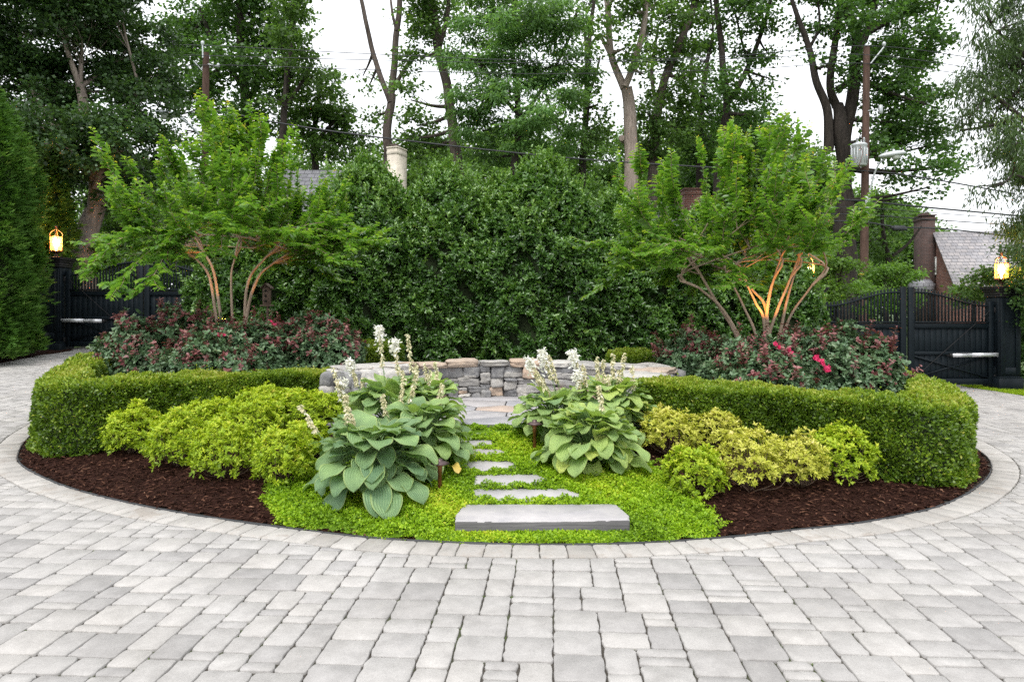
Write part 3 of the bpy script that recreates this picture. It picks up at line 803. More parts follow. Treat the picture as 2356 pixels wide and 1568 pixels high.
def rose(px, pyt, Y, wpx, label, seed, red=.35, flowers=()):
    r = np.random.default_rng(seed)
    x = (px - CX) * Y / F; z0 = float(zi(x, Y)); p0 = np.array([x, Y, z0])
    h = EYE - (pyt - HOR) * Y / F - z0; rx = wpx / 2 * Y / F
    root = thing('rose_bush', p0, label, 'shrub', 'shrub roses behind the clipped hedges')
    P, N, v = dome(r, 2100, rx, rx * .85, h * .62, seed, -.7)
    dep = np.clip(1 - np.abs(r.normal(0, .17, len(P))), .35, 1.05)
    gap = np.sin(v[:, 0] * 7 + seed) * np.sin(v[:, 1] * 8 + seed * 2) * np.sin(v[:, 2] * 9 + seed) > .4
    P, N, dep, v = P[~gap], N[~gap], dep[~gap], v[~gap]
    P = P * dep[:, None] + np.array([0, 0, h * .42]) + p0
    mb = MB(); new = (r.random(len(P)) < red * .50 * np.clip(.25 + v[:, 2] * .8, .1, 1)) & (dep > .85)
    tint = np.where(new, r.uniform(.73, .95, len(P)), np.clip(.38 + r.normal(0, .14, len(P)), 0, .64))
    rosettes(mb, r, P, unit(N + np.array([0, 0, .4]) + r.normal(0, .4, N.shape)), 7, .050, .029, (30, 95), tint, .04, 'fold')
    tips = []
    for k in range(46):       # long shoots standing above the mass, burgundy at the tip
        i = r.integers(len(P))
        if v[i, 2] < .25: continue
        q = P[i]; e = q + unit(N[i] + np.array([0, 0, 1.2])) * r.uniform(.08, .26); tips.append((q, e))
        nn = 9; f = np.linspace(0, 1, nn)[:, None]
        rosettes(mb, r, q * (1 - f) + e * f, np.repeat(unit(e - q)[None], nn, 0), 3, .048, .028, (50, 95), r.uniform(.74, .95), .05, 'fold')
    mb.build('foliage', M['rose'], root)
    mb = MB()
    for q, e in tips: mb.tube([q, e], [.004, .002], 4)
    for k in range(30):
        q = P[r.integers(len(P))]; a = p0 + np.array([r.normal(0, .05), r.normal(0, .05), -.03])
        mb.tube(smooth_path([a, (a + q) / 2 + np.array([0, 0, .05]), q], 7), np.linspace(.009, .003, 7), 5)
    mb.build('canes', M['twig'], root)
    for (fx, fy) in flowers:
        mb = MB(); c = P3(fx, fy, Y - rx * .75)
        nf = r.integers(2, 4)
        for q in range(nf):
            cc = c + r.normal(0, .022, 3)
            rosettes(mb, r, np.repeat(cc[None], 3, 0), np.repeat(unit(np.array([[r.normal(0, .4), -1, .5]])), 3, 0), 6, np.array([.030, .025, .018]), np.array([.028, .023, .017]), (30, 85), .5, .3, 'fold')
        mb.build('blossom', M['petal_pink'], root)
for a in [(318, 742, 9.0, 200, 'red-tipped rose bush at the far left end, in front of the left gate', 81, .6), (430, 718, 9.4, 210, 'tall red-tipped rose bush just left of the left crape myrtle stems', 82, .62),
          (560, 752, 9.0, 230, 'dark green rose bush at the feet of the left crape myrtle', 83, .22, ((500, 770),)), (668, 742, 9.5, 210, 'rose bush with a pink bloom right of the left crape myrtle', 84, .4, ((622, 748), (632, 742))),
          (745, 748, 9.3, 175, 'red-tipped rose bush at the left end of the stone wall', 85, .62), (480, 790, 8.4, 260, 'low rose bush in front of the left crape myrtle, against the clipped hedge', 86, .25),
          (1600, 775, 8.9, 180, 'red-tipped rose bush at the right end of the stone wall', 87, .5), (1700, 782, 8.4, 220, 'rose bush left of the right crape myrtle stems', 88, .35),
          (1815, 775, 8.3, 220, 'dark rose bush at the feet of the right crape myrtle, with one pink bud', 89, .25, ((1712 + 75, 792), (1815, 812))), (1930, 768, 8.1, 210, 'rose bush with a cluster of pink blooms in front of the right gate', 90, .22, ((1872, 822), (1892, 834), (1880, 826), (1902, 845))),
          (2015, 800, 7.9, 150, 'rose bush at the far right end, inside the bend of the right hedge', 91, .28), (1760, 830, 7.6, 260, 'low rose bush right behind the right clipped hedge', 92, .2)]:
    rose(*a)

# ------------------------------------------------------------------ tall screen of hollies
def holly(px, pyt, Y, wpx, label, seed, py_shoulder=480, nros=15000):
    r = np.random.default_rng(seed)
    x = (px - CX) * Y / F; z0 = float(zi(x, min(Y, 14))) - .02; H = EYE - (pyt - HOR) * Y / F - z0; R = wpx / 2 * Y / F
    root = thing('holly_tree', (x, Y, z0), label, 'evergreen tree', 'tall evergreen hollies screening the street')
    def prof(q): return np.where(q < .46, .95 + .05 * np.sin(q * 6), np.clip(1 - ((q - .46) / .54) ** 1.6, 0, 1) ** .8)
    def surf(th, q):
        lump = 1 + .07 * np.sin(th * 5 + q * 9 + seed) + .06 * np.sin(th * 9 - q * 21 + seed * 2) + .035 * np.sin(th * 23 + q * 40)
        rr = R * prof(q) * lump
        return np.stack([rr * np.cos(th), rr * .8 * np.sin(th), q * H], -1)
    def nrm(th, q):
        e = .01; a = surf(th + e, q) - surf(th - e, q); b_ = surf(th, q + e) - surf(th, q - e); return unit(np.cross(a, b_))
    th = np.where(r.random(nros) < .72, r.uniform(math.pi * .95, math.pi * 2.05, nros), r.uniform(0, TAU, nros)); q = np.clip(r.beta(1.05, 1.0, nros), .0, .998)
    P = surf(th, q); N = nrm(th, q)
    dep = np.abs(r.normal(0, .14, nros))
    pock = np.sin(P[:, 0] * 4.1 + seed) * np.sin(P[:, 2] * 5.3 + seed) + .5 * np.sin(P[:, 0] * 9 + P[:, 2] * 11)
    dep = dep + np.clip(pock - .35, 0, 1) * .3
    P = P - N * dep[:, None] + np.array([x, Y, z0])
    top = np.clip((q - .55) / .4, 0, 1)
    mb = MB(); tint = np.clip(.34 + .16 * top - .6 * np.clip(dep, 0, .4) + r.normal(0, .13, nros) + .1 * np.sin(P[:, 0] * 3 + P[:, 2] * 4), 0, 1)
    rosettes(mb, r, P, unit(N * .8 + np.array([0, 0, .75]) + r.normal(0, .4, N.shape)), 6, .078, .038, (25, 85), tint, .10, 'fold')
    # leading shoots break the outline
    ns = 260
    th = r.uniform(0, TAU, ns); q = r.uniform(.5, .99, ns); A = surf(th, q) + np.array([x, Y, z0]); N = nrm(th, q)
    for a, nn in zip(A, N):
        d = unit(nn * .5 + np.array([r.normal(0, .25), r.normal(0, .25), 1.0])); l = r.uniform(.08, .26); f = np.linspace(0, 1, 6)[:, None]
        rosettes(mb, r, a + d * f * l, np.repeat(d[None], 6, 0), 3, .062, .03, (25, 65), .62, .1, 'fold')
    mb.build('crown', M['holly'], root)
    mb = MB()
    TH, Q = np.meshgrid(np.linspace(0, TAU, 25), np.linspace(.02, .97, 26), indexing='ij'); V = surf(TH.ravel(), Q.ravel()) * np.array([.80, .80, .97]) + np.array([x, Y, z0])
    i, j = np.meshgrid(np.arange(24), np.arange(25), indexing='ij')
    mb.add(V, np.stack([i * 26 + j, (i + 1) * 26 + j, (i + 1) * 26 + j + 1, i * 26 + j + 1], -1).reshape(-1, 4)); mb.build('opaque_core', M['core'], root)  # dark hull added inside the crown so no light comes through
    mb = MB(); mb.tube([(x, Y, z0 - .1), (x, Y, z0 + H * .8)], [.09, .02], 8); mb.build('trunk', M['twig'], root)
for a in [(610, 480, 13.9, 330, 'lowest holly at the left end of the screen, behind the birdhouse', 101), (845, 362, 13.5, 300, 'pointed holly overlapping the cream chimney, left part of the screen', 102),
          (1035, 380, 13.8, 350, 'rounded holly right of the cream chimney', 103), (1250, 358, 13.4, 350, 'tallest domed holly in the middle of the screen', 104),
          (1150, 402, 14.1, 190, 'narrow holly tip between the two middle domes', 105), (1425, 440, 13.6, 330, 'lower holly right of the middle, behind the right crape myrtle leaves', 106),
          (1620, 480, 13.7, 330, 'holly behind the right crape myrtle', 107), (1775, 540, 13.2, 230, 'shortest holly at the right end, beside the right gate pillar', 108)]:
    holly(*a, nros=9000 if a[3] < 250 else 15000)

# ------------------------------------------------------------------ crape myrtles
M['crape_bark'] = bark_mat('crape_bark', (.24, .17, .12), (.40, .31, .24), 5)
def crape(name, Y, stems, crown_c, rx, up, seed, label, nsh=150, tilt=0, shy=None, loose=.05):
    r = np.random.default_rng(seed)
    bx = np.mean([s_[0][0] for s_ in stems]); x0 = (bx - CX) * Y / F; z0 = float(zi(x0, Y))
    root = thing(name, (x0, Y, z0), label, 'tree', 'multi-stemmed crape myrtles')
    ends = []
    for i, st in enumerate(stems):
        dy = r.uniform(-.3, .3); P = [P3(px, py, Y + dy * (k / (len(st) - 1) - .2)) for k, (px, py) in enumerate(st)]
        q0 = P[0] + (P[0] - P[1]) * .1; q0 = np.array([x0 + (P[0][0] - x0) * .6, Y + dy * .1, z0 - .05])
        P = smooth_path([q0] + P, 16); n_ = np.array([mnoise.noise_vector(Vector(p * 2.3)) for p in P]) * .02; P = P + n_
        mb = MB(); mb.tube(P, np.linspace(.030, .015, 16) * (.8 if i % 3 == 2 else 1), 9); mb.build('stem', M['crape_bark'], root, smooth=True)
        ends.append((P[-1], unit(P[-1] - P[-3])))
    cc = P3(*crown_c, Y); RX = rx * Y / F; RU = up * Y / F
    mbw = MB(); mb = MB()
    E = np.array([e[0] for e in ends])
    # main boughs from stem ends into the crown
    boughs = []
    for e, d in ends:
        for k in range(3):
            tgt = np.array([r.normal(0, .30) * RX, r.normal(0, .32) * RX * .8, r.uniform(.15, .6) * RU]) + (e - cc) * np.array([.6, .5, 0]); tgt = cc + tgt * min(1.0, .62 / max(np.linalg.norm(tgt / np.array([RX, RX, RU])), 1e-3))
            B = smooth_path([e, e + d * .3, tgt], 8); boughs.append(B); mbw.tube(B, np.linspace(.017, .007, 8), 6)
    BP = np.concatenate(boughs)
    for k in range(nsh):
        az = r.uniform(0, TAU); el = math.radians(r.uniform(10, 90)) if r.random() < .74 else math.radians(r.uniform(-6, 24))
        out = np.array([math.cos(az) * math.cos(el) * RX, math.sin(az) * math.cos(el) * RX * .85, math.sin(el) * RU + tilt * math.cos(az)])
        rad = r.uniform(.74, 1.0 + loose) if r.random() < .7 else r.uniform(.5, .8)
        tip = cc + out * rad
        if shy is not None and shy(CX + tip[0] * F / tip[1], HOR - (tip[2] - EYE) * F / tip[1]): continue      # bare sector of the crown
        base = BP[((BP - (cc + out * rad * .45)) ** 2).sum(1).argmin()]
        mid = base * .5 + tip * .5 + np.array([(tip - base)[0] * .14, (tip - base)[1] * .14, -.12 if el > .35 else .06])
        sag = np.array([0, 0, .10 if el > .35 else -.02])
        S = smooth_path([base, mid, tip + sag * 0, tip + unit(tip - mid) * .12 + sag], 24)
        mbw.tube(S, np.linspace(.007, .0018, 24), 4, cap=False)
        ln = np.linalg.norm(np.diff(S, axis=0), axis=1).sum()
        def dress(S, spacing, L0, tipy, skip):
            ln = np.linalg.norm(np.diff(S, axis=0), axis=1).sum(); n = max(4, int(ln / spacing)); u = np.linspace(skip, 1, n)
            d_ = np.linspace(0, 1, len(S)); Q = np.stack([np.interp(u, d_, S[:, a]) for a in range(3)], 1)
            T = unit(np.gradient(Q, axis=0)); s1, s2 = basis(T)       # s1 horizontal sideways
            side = np.where(np.arange(n) % 2 == 0, 1.0, -1.0)[:, None]
            D = s1 * side * .85 + T * .45 + np.array([0, 0, -.22]) + r.normal(0, .22, (n, 3))
            up_ = np.array([[0, 0, 1.0]]) + T * -.3 + r.normal(0, .28, (n, 3))
            Ls = L0 * (1 - .55 * np.clip((u - .72) / .28, 0, 1)) * r.uniform(.8, 1.15, n)
            tint = np.clip(.40 + r.normal(0, .12, n) + tipy * np.clip((u - .6) / .4, 0, 1) ** 1.5, 0, 1)
            leaves(mb, Q, D, up_, Ls, Ls * .56, tint, 'fold')
        hi = np.clip((tip[2] - cc[2]) / RU, 0, 1)
        dress(S, .020, .122, .18 + .38 * hi * r.uniform(.6, 1.2), .12)
        for q in range(r.integers(6, 10)):
            i = r.integers(4, 21); a = S[i]; T = unit(S[i + 1] - S[i - 1]); s1, s2 = basis(T[None])
            d = unit(T * .9 + s1[0] * r.choice([-1, 1]) * r.uniform(.4, .9) + np.array([0, 0, r.uniform(-.1, .35)])); l = r.uniform(.18, .48)
            B = smooth_path([a, a + d * l * .5, a + d * l + np.array([0, 0, .03])], 7); mbw.tube(B, np.linspace(.0035, .0015, 7), 4, cap=False)
            dress(B, .021, .108, .12 + .3 * hi, .15)
        if hi > .15 and r.random() < .30:     # flower-bud panicle at the tip
            n = 30; f = r.uniform(0, 1, n)[:, None]; T = unit(S[-1] - S[-4])
            Q = S[-1] + T * f * .13 + r.normal(0, .022, (n, 3)) * (1.1 - f)
            leaves(mb, Q, rdir(r, n, .6), rdir(r, n), .016, .012, np.clip(.9 + r.normal(0, .06, n), 0, 1))
    mbw.build('branches', M['crape_bark'], root, smooth=True)
    mb.build('crown', M['crape'], root)
    return root
YL, YR = 10.0, 9.0
crape('crape_myrtle', YL, [[(506, 790), (482, 639), (447, 590)], [(514, 780), (493, 629), (472, 580)], [(535, 775), (533, 639), (540, 595)], [(560, 770), (573, 647), (612, 590)], [(564, 745), (594, 640), (628, 605)]],
      (530, 618), 318, 300, 201, 'crape myrtle on the left, rounder crown lit from below, before the left gate', 140, shy=lambda px, py: px < 228 or py > 632 or (570 < px < 650 and py > 600) or (px > 690 and py < 440))
crape('crape_myrtle', YR, [[(1716, 815), (1663, 713), (1607, 663)], [(1700, 790), (1646, 691), (1611, 632)], [(1744, 790), (1713, 706), (1674, 628)], [(1768, 800), (1762, 706), (1734, 667)], [(1763, 760), (1771, 677), (1782, 640)],
      [(1760, 751), (1741, 698), (1718, 650)], [(1766, 797), (1787, 720), (1820, 636)], [(1785, 815), (1801, 734), (1824, 640)], [(1794, 815), (1815, 734), (1870, 655)]],
      (1700, 652), 315, 290, 202, 'crape myrtle on the right, spreading crown with glowing orange stems, before the right gate', 105, shy=lambda px, py: (px > 1785 and py > 548) or (1580 < px < 1665 and 390 < py < 490), loose=.14)

# ------------------------------------------------------------------ hostas
m, t, b, out = nt('hosta_leaf')
c = ramp(t, attr(t), [(0, (.14, .25, .135)), (.4, (.25, .385, .16)), (.75, (.38, .51, .15)), (1, (.60, .64, .15))])
ribs = math_n(t, 'MULTIPLY', attr(t, 'ribs'), 34.0); sn = math_n(t, 'SINE', ribs)
c = mixc(t, ramp(t, sn, [(.0, (0, 0, 0)), (1, (.30, .30, .30))]), c, (.32, .42, .22))
n1 = noise_tex(t, 9, 4); c = mixc(t, 1.0, c, ramp(t, n1, [(.3, (.78, .82, .82)), (.7, (1.18, 1.14, 1.05))]), 'MULTIPLY')
n5 = noise_tex(t, 13, 5, .6); c = mixc(t, ramp(t, n5, [(.73, (0, 0, 0)), (.77, (.8, .8, .8))]), c, (.30, .17, .07))
edge = math_n(t, 'ABSOLUTE', attr(t, 'ribs')); c = mixc(t, ramp(t, edge, [(.86, (0, 0, 0)), (1, (.45, .45, .45))]), c, (.42, .46, .13))
t.links.new(c, b.inputs['Base Color']); b.inputs['Roughness'].default_value = .5; b.inputs['Specular IOR Level'].default_value = .3
bump(t, b, sn, .6, .006)
tr = node(t, 'ShaderNodeBsdfTranslucent'); t.links.new(mixc(t, 1.0, c, (1.3, 1.4, .5), 'MULTIPLY'), tr.inputs[0])
mx = node(t, 'ShaderNodeMixShader'); mx.inputs[0].default_value = .25
t.links.new(b.outputs[0], mx.inputs[1]); t.links.new(tr.outputs[0], mx.inputs[2]); t.links.new(mx.outputs[0], out.inputs[0]); M['hosta'] = m
M['hosta_yellow'] = plain_mat('yellowed_leaf', (.52, .38, .09), .5, var=.3, scale=12)

def hosta_leaf(mb, mbs, r, c0, az, reach, zl, L, W, pitch, bend, tint, roll=0.0):
    "petiole from c0 to the blade base, then a heart-shaped ribbed blade that arches over"
    d = np.array([math.cos(az), math.sin(az), 0]); sd = np.array([-math.sin(az), math.cos(az), 0])
    bp = c0 + d * reach + np.array([0, 0, zl])
    mbs.tube(smooth_path([c0 + d * .02, c0 + d * reach * .45 + np.array([0, 0, zl * .75]), bp], 6), np.linspace(.007, .0045, 6), 5, cap=False)
    nv, nu = 11, 10
    v = np.linspace(0, 1, nv + 1); ang = pitch - bend * v
    st = L / nv
    cx = np.concatenate([[0], np.cumsum(np.cos(ang[:-1]) * st)]); cz = np.concatenate([[0], np.cumsum(np.sin(ang[:-1]) * st)])
    prof = np.where(v < .34, .66 + .34 * np.sin(np.clip(v / .34, 0, 1) * math.pi / 2), np.clip(1 - np.clip((v - .34) / .66, 0, 1) ** 2.2, 0, 1) ** .80) * W / 2
    prof[-1] = .002
    u = np.linspace(-1, 1, nu + 1)
    wav = .014 * np.sin(v * 9 + r.uniform(0, 6)); cup = r.uniform(.10, .26)
    nx = -np.sin(ang); nz = np.cos(ang)
    V = []; A = []
    sweep = .16 * W     # base lobes run back past the petiole: heart shape
    for i in range(nv + 1):
        lat = u * prof[i]
        lift = cup * np.abs(u) ** 1.5 * prof[i] + wav[i] * u ** 2 * np.sign(u) * 1.0
        back = -sweep * np.abs(u) ** 1.3 * (1 - v[i]) ** 4
        h = lift
        p = bp + d * (cx[i] + back * math.cos(ang[i]))[:, None] + sd * (lat * math.cos(roll))[:, None] + d * (nx[i] * h)[:, None] if False else \
            bp + np.outer(cx[i] + back * math.cos(ang[i]) + nx[i] * h, d) + np.outer(lat * math.cos(roll), sd) + np.outer(cz[i] + back * math.sin(ang[i]) + nz[i] * h + lat * math.sin(roll), [0, 0, 1])
        V.append(p); A.append(np.stack([u, np.full(nu + 1, v[i])], 1))
    i, j = np.meshgrid(np.arange(nv), np.arange(nu), indexing='ij'); k = nu + 1
    fa = np.stack([i * k + j, (i + 1) * k + j, (i + 1) * k + j + 1, i * k + j + 1], -1).reshape(-1, 4)
    V = np.concatenate(V)
    gz = zi(V[:, 0], V[:, 1]) + .015; V[:, 2] = np.maximum(V[:, 2], gz + .02 * np.abs(np.tile(u, nv + 1)))
    mb.add(V, fa, tint, np.concatenate(A))

def stalk(root, r, base, tip, kind):
    mb = MB(); P = smooth_path([base, base * .5 + tip * .5 + r.normal(0, .012, 3), tip], 14); mb.tube(P, np.linspace(.0045, .0022, 14), 5)
    n = 4
    f = r.uniform(.25, .6, n); d_ = np.linspace(0, 1, 14); Q = np.stack([np.interp(f, d_, P[:, a]) for a in range(3)], 1)
    leaves(mb, Q, rdir(r, n, .5), rdir(r, n, 1), .03, .012, .5)
    s = mb.build('flower_stalk', M['stem_green'], root, smooth=True)
    mb = MB(); n = 95; f = np.clip(r.uniform(.50, 1.0, n), 0, 1); Q = np.stack([np.interp(f, d_, P[:, a]) for a in range(3)], 1)
    D = rdir(r, n, 0); D[:, 2] = -.55 + .9 * (f - .8); D = unit(D)
    top = f > (.86 if kind else 2)
    tint = np.where(top, r.uniform(.8, 1, n), np.clip(.40 + r.normal(0, .16, n), 0, .8))
    leaves(mb, Q, D, rdir(r, n), np.where(top, .055, .050 - .018 * f) * r.uniform(.8, 1.2, n), np.where(top, .024, .017), tint, 'fold')
    if kind:        # open white bells crowd the tip
        n = 110; Q = P[-1] + np.c_[r.normal(0, .020, n) , r.normal(0, .020, n), -np.abs(r.normal(0, .085, n)) + .01]
        D = rdir(r, n, -.2)
        leaves(mb, Q, D, rdir(r, n), .043 * r.uniform(.7, 1.2, n), .021, r.uniform(.85, 1, n), 'fold')
    mb.build('bells', M['petal_white'], s)

def hosta(c2, R, H, n, L, label, seed, tint0, stalks=(), yellow=(), zc=None):
    r = np.random.default_rng(seed)
    c0 = np.array([*c2, float(zi(*c2))])
    root = thing('hosta', c0, label, 'plant', 'big-leaved hostas flanking the path')
    mb = MB(); mbs = MB(); mby = MB(); ga = math.pi * (3 - math.sqrt(5)); n = int(n * 2.1); L = L * .86; H = H * 1.10
    for i in range(n):
        f = (i + .5) / n                       # 0 inner .. 1 outer
        az = i * ga + r.normal(0, .18)
        reach = R * (.12 + .55 * f ** .8) * r.uniform(.85, 1.1); zl = H * (1.0 - .84 * f ** 2.0) * r.uniform(.85, 1.06) * .92
        pitch = math.radians(34 - 46 * f + r.normal(0, 12)); bend = math.radians(34 + 30 * f + r.normal(0, 13))
        if i % 5 == 2 and f > .35: reach *= .62; zl *= .72; pitch -= .35        # low leaves close to the heart
        l = L * r.uniform(.78, 1.12); w = l * r.uniform(.72, .90)
        hosta_leaf(mb, mbs, r, c0, az, reach, zl, l, w, pitch, bend, np.clip(tint0 + r.normal(0, .15) + .06 * (1 - f), 0, .9), r.normal(0, .16))
    for k in range(9):      # low leaves close the front of the clump
        l = L * r.uniform(.75, 1.0)
        hosta_leaf(mb, mbs, r, c0, -math.pi / 2 + (k - 4) * .24 + r.normal(0, .08), R * r.uniform(.25, .46), H * r.uniform(.30, .68), l, l * .74, math.radians(r.uniform(-22, 8)), math.radians(48), np.clip(tint0 + r.normal(0, .13), 0, .9), r.normal(0, .18))
    mb.build('foliage', M['hosta'], root, smooth=True); mbs.build('leaf_stalks', M['stem_green'], root, smooth=True)
    for (px, py, az, l) in yellow:
        p = P3(px, py, c2[1] - R * .55); mby = MB(); ms = MB()
        hosta_leaf(mby, ms, r, p - np.array([math.cos(az) * .05, math.sin(az) * .05, .05]), az, .05, .05, l * .75, l * .5, .2, 1.2, .5); mby.build('yellow_leaf', M['hosta_yellow'], root, smooth=True, label='yellowed hosta leaf')
    for (tx, ty, bx, by, kd) in stalks:
        Yt = c2[1] + r.uniform(-.15, .15)
        tip = P3(tx, ty, Yt); base = P3(bx, by, Yt); base[2] = max(base[2], float(zi(base[0], base[1])))
        stalk(root, r, base, tip, kd)
hosta((-1.12, 5.55), .62, .50, 48, .29, 'blue-green hosta with the largest leaves, at the front left of the path', 301, .17, [(800, 935, 832, 1065, 0), (690, 930, 772, 1050, 0), (795, 905, 800, 1030, 0)])
hosta((-.80, 6.08), .50, .48, 40, .25, 'hosta with yellowing lower leaves beside the left path light', 302, .38, [(1018, 880, 995, 1010, 0), (930, 865, 925, 985, 0), (960, 850, 940, 990, 0), (880, 905, 882, 1000, 0)], [(968, 1086, -1.4, .2), (1040, 1070, -1.0, .18)])
hosta((-1.18, 6.70), .66, .54, 44, .26, 'hosta at the back left with the tallest white flower spikes', 303, .42, [(874, 752, 893, 925, 1), (908, 782, 930, 940, 1), (938, 768, 955, 940, 0), (805, 828, 838, 940, 1), (765, 845, 800, 975, 0), (785, 875, 812, 960, 1), (833, 868, 855, 990, 0), (925, 850, 932, 950, 0)])
hosta((-.84, 6.80), .44, .50, 34, .23, 'smaller hosta behind the left path light, bordering the patio', 304, .45, [(958, 835, 962, 950, 0), (978, 835, 985, 950, 0), (1002, 832, 1000, 945, 0), (990, 850, 985, 960, 0), (945, 865, 950, 965, 0)])
hosta((.70, 6.05), .56, .44, 56, .25, 'yellow-green hosta nearest the driveway on the right of the path', 305, .58, [(1378, 885, 1395, 985, 0)])
hosta((.42, 6.75), .50, .38, 32, .25, 'hosta behind the right path light, leaning over the patio edge', 306, .50, [(1218, 824, 1265, 945, 1), (1248, 808, 1285, 930, 1), (1262, 815, 1295, 935, 0), (1232, 850, 1272, 950, 0), (1246, 865, 1280, 955, 0)])
hosta((.98, 6.80), .60, .50, 44, .26, 'hosta at the back right under the clipped hedge, with many cream spikes', 307, .55, [(1318, 808, 1345, 925, 1), (1340, 835, 1352, 945, 0), (1372, 820, 1385, 930, 0), (1388, 825, 1392, 940, 0), (1410, 812, 1402, 930, 0), (1436, 810, 1418, 945, 0), (1455, 838, 1448, 940, 0), (1425, 850, 1412, 950, 0), (1330, 855, 1340, 935, 1), (1400, 860, 1398, 945, 0)])

# ------------------------------------------------------------------ ground cover and mulch chips
r = np.random.default_rng(77)
def scatter(n, x0, x1, y0, y1, ok):
    X_ = r.uniform(x0, x1, n); Y_ = r.uniform(y0, y1, n); k = ok(X_, Y_); return X_[k], Y_[k]
def gc_ok(x, y):
    edge = .16 * np.sin(x * 13 + y * 7) + .12 * np.sin(x * 31 - y * 23) + r.normal(0, .10, len(x))
    k = in_poly(GCP, x + .25 * edge, y + .2 * edge) & (sdi(x, y) > -.012)
    for P in STONES:
        c = P.mean(0); Q = c + (P - c) * np.array([.97, .74 if len(P) == 7 else .94]); k &= ~in_poly(Q, x, y)
    return k & ~((np.hypot(x - PAT_C[0], y - PAT_C[1]) < 2.08) & (y > 7.04 + .02 * np.sin(x * 9)))
x, y = scatter(230000, -2.1, 1.75, 4.5, 7.2, gc_ok)
hgt = .034 + .018 * np.sin(x * 11 + 1) * np.sin(y * 13) + .014 * np.sin(x * 29 + y * 17) + .010 * np.sin(x * 47 - y * 53)
edge_in = np.clip(sdi(x, y) / .08, .25, 1) * np.where((y < 4.84) & (np.abs(x - .2) < .66), .16, 1.0)
z = zi(x, y) + (np.clip(hgt, .008, .09) * edge_in) * r.uniform(.3, 1.05, len(x)) ** .6
n = len(x); mb = MB()
tint = np.clip(.38 + .22 * np.sin(x * 3.1 + 2) * np.sin(y * 4.2) + .10 * np.sin(x * 9 + y * 6) + r.normal(0, .15, n) + .28 * np.exp(-(((x + .62) / .35) ** 2 + ((y - 5.25) / .3) ** 2)), 0, 1)  # last term paints the left path light's yellow glow into the tint
s = r.uniform(.7, 1.35, n)
leaves(mb, np.c_[x, y, z], rdir(r, n, .35), unit(np.array([0, 0, 1.1]) + r.normal(0, .55, (n, 3))), .019 * s, .015 * s, tint)
X_, Y_ = np.meshgrid(np.arange(-2.1, 1.75, .04), np.arange(4.5, 7.2, .04), indexing='ij'); nn = X_.shape[1]
V = np.stack([X_, Y_, zi(X_, Y_) + .006], -1).reshape(-1, 3); i, j = np.meshgrid(np.arange(X_.shape[0] - 1), np.arange(nn - 1), indexing='ij')
fa = np.stack([i * nn + j, (i + 1) * nn + j, (i + 1) * nn + j + 1, i * nn + j + 1], -1).reshape(-1, 4); cc = V[fa].mean(1); fa = fa[in_poly(GCP, cc[:, 0], cc[:, 1]) & (sdi(cc[:, 0], cc[:, 1]) > .03)]
mb.add(V, fa, .0)
struct(mb, 'ground_cover', M['cover'], 'stuff', 'lime green creeping ground cover carpeting the ground around the path stones', 'ground cover')

m, t, b, _ = nt('bark_chip'); t.links.new(ramp(t, attr(t), [(0, (.010, .004, .003)), (.6, (.052, .022, .014)), (.9, (.13, .062, .038)), (1, (.28, .16, .10))]), b.inputs['Base Color']); b.inputs['Roughness'].default_value = .85; b.inputs['Specular IOR Level'].default_value = .1; M['chip'] = m
x, y = scatter(90000, -5.6, 5.5, 4.5, 9.5, lambda x, y: (sdi(x, y) > .012) & ~in_poly(GCP, x, y) & (y < 8.2))
n = len(x); mb = MB(); s = r.uniform(.4, 1.4, n); az = r.uniform(0, TAU, n)
leaves(mb, np.c_[x, y, zi(x, y) + r.uniform(.002, .016, n)], np.c_[np.cos(az), np.sin(az), r.normal(.03, .16, n)], np.c_[r.normal(0, .35, n), r.normal(0, .35, n), np.ones(n)], .050 * s, .011 * r.uniform(.6, 1.6, n), np.clip(r.beta(1.7, 2.5, n) * 1.05, 0, 1))
struct(mb, 'mulch_chips', M['chip'], 'stuff', 'shredded dark bark chips lying over the mulch bed', 'mulch')

# moss and seedlings in the paver joints
mb = MB()
for q in CORN:
    k = r.integers(5, 16); P = np.c_[q[0] + r.normal(0, .010, k), q[1] + r.normal(0, .010, k), np.zeros(k)]; P[:, 2] = g(P[:, 0], P[:, 1]) - .012
    sz = r.uniform(.005, .012) if r.random() < .97 else .018
    leaves(mb, P, rdir(r, k, 1.0), rdir(r, k, .8), sz, sz * .6, np.clip(r.normal(.25, .12, k), 0, 1))
struct(mb, 'joint_moss', M['box'], 'stuff', 'tiny moss and seedlings growing in the paver joints', 'moss')
# ------------------------------------------------------------------ path lights
M['copper'] = plain_mat('aged_copper', (.26, .10, .05), .45, .6, .3, 20)
M['copper_dark'] = plain_mat('dark_bronze', (.09, .06, .06), .45, .6, .3, 20)
M['warm_lens'] = emit_mat('warm_lens', (1.0, .55, .18), 3.0)
def path_light(base, h, label):
    root = thing('path_light', base, label, 'path light', 'copper path lights beside the stones')
    b0 = np.array(base); mb = MB(); mb.lathe([(.016, -.05), (.016, h * .62), (.019, h * .62), (.019, h * .78)], b0, 14); mb.build('post', M['copper'], root, smooth=False)
    mb = MB(); mb.lathe([(.017, h * .78), (.030, h * .80), (.030, h * .86), (.012, h * .87)], b0, 14); mb.build('collar', M['copper'], root)
    mb = MB(); mb.lathe([(.024, h * .862), (.024, h * .885)], b0, 14); mb.build('lens', M['warm_lens'], root)
    mb = MB(); mb.lathe([(.075, h * .868), (.078, h * .872), (.045, h * .925), (.022, h * .945), (.022, h * .995), (.018, h), (0, h)], b0, 20); mb.build('hood', M['copper_dark'], root)
    return root
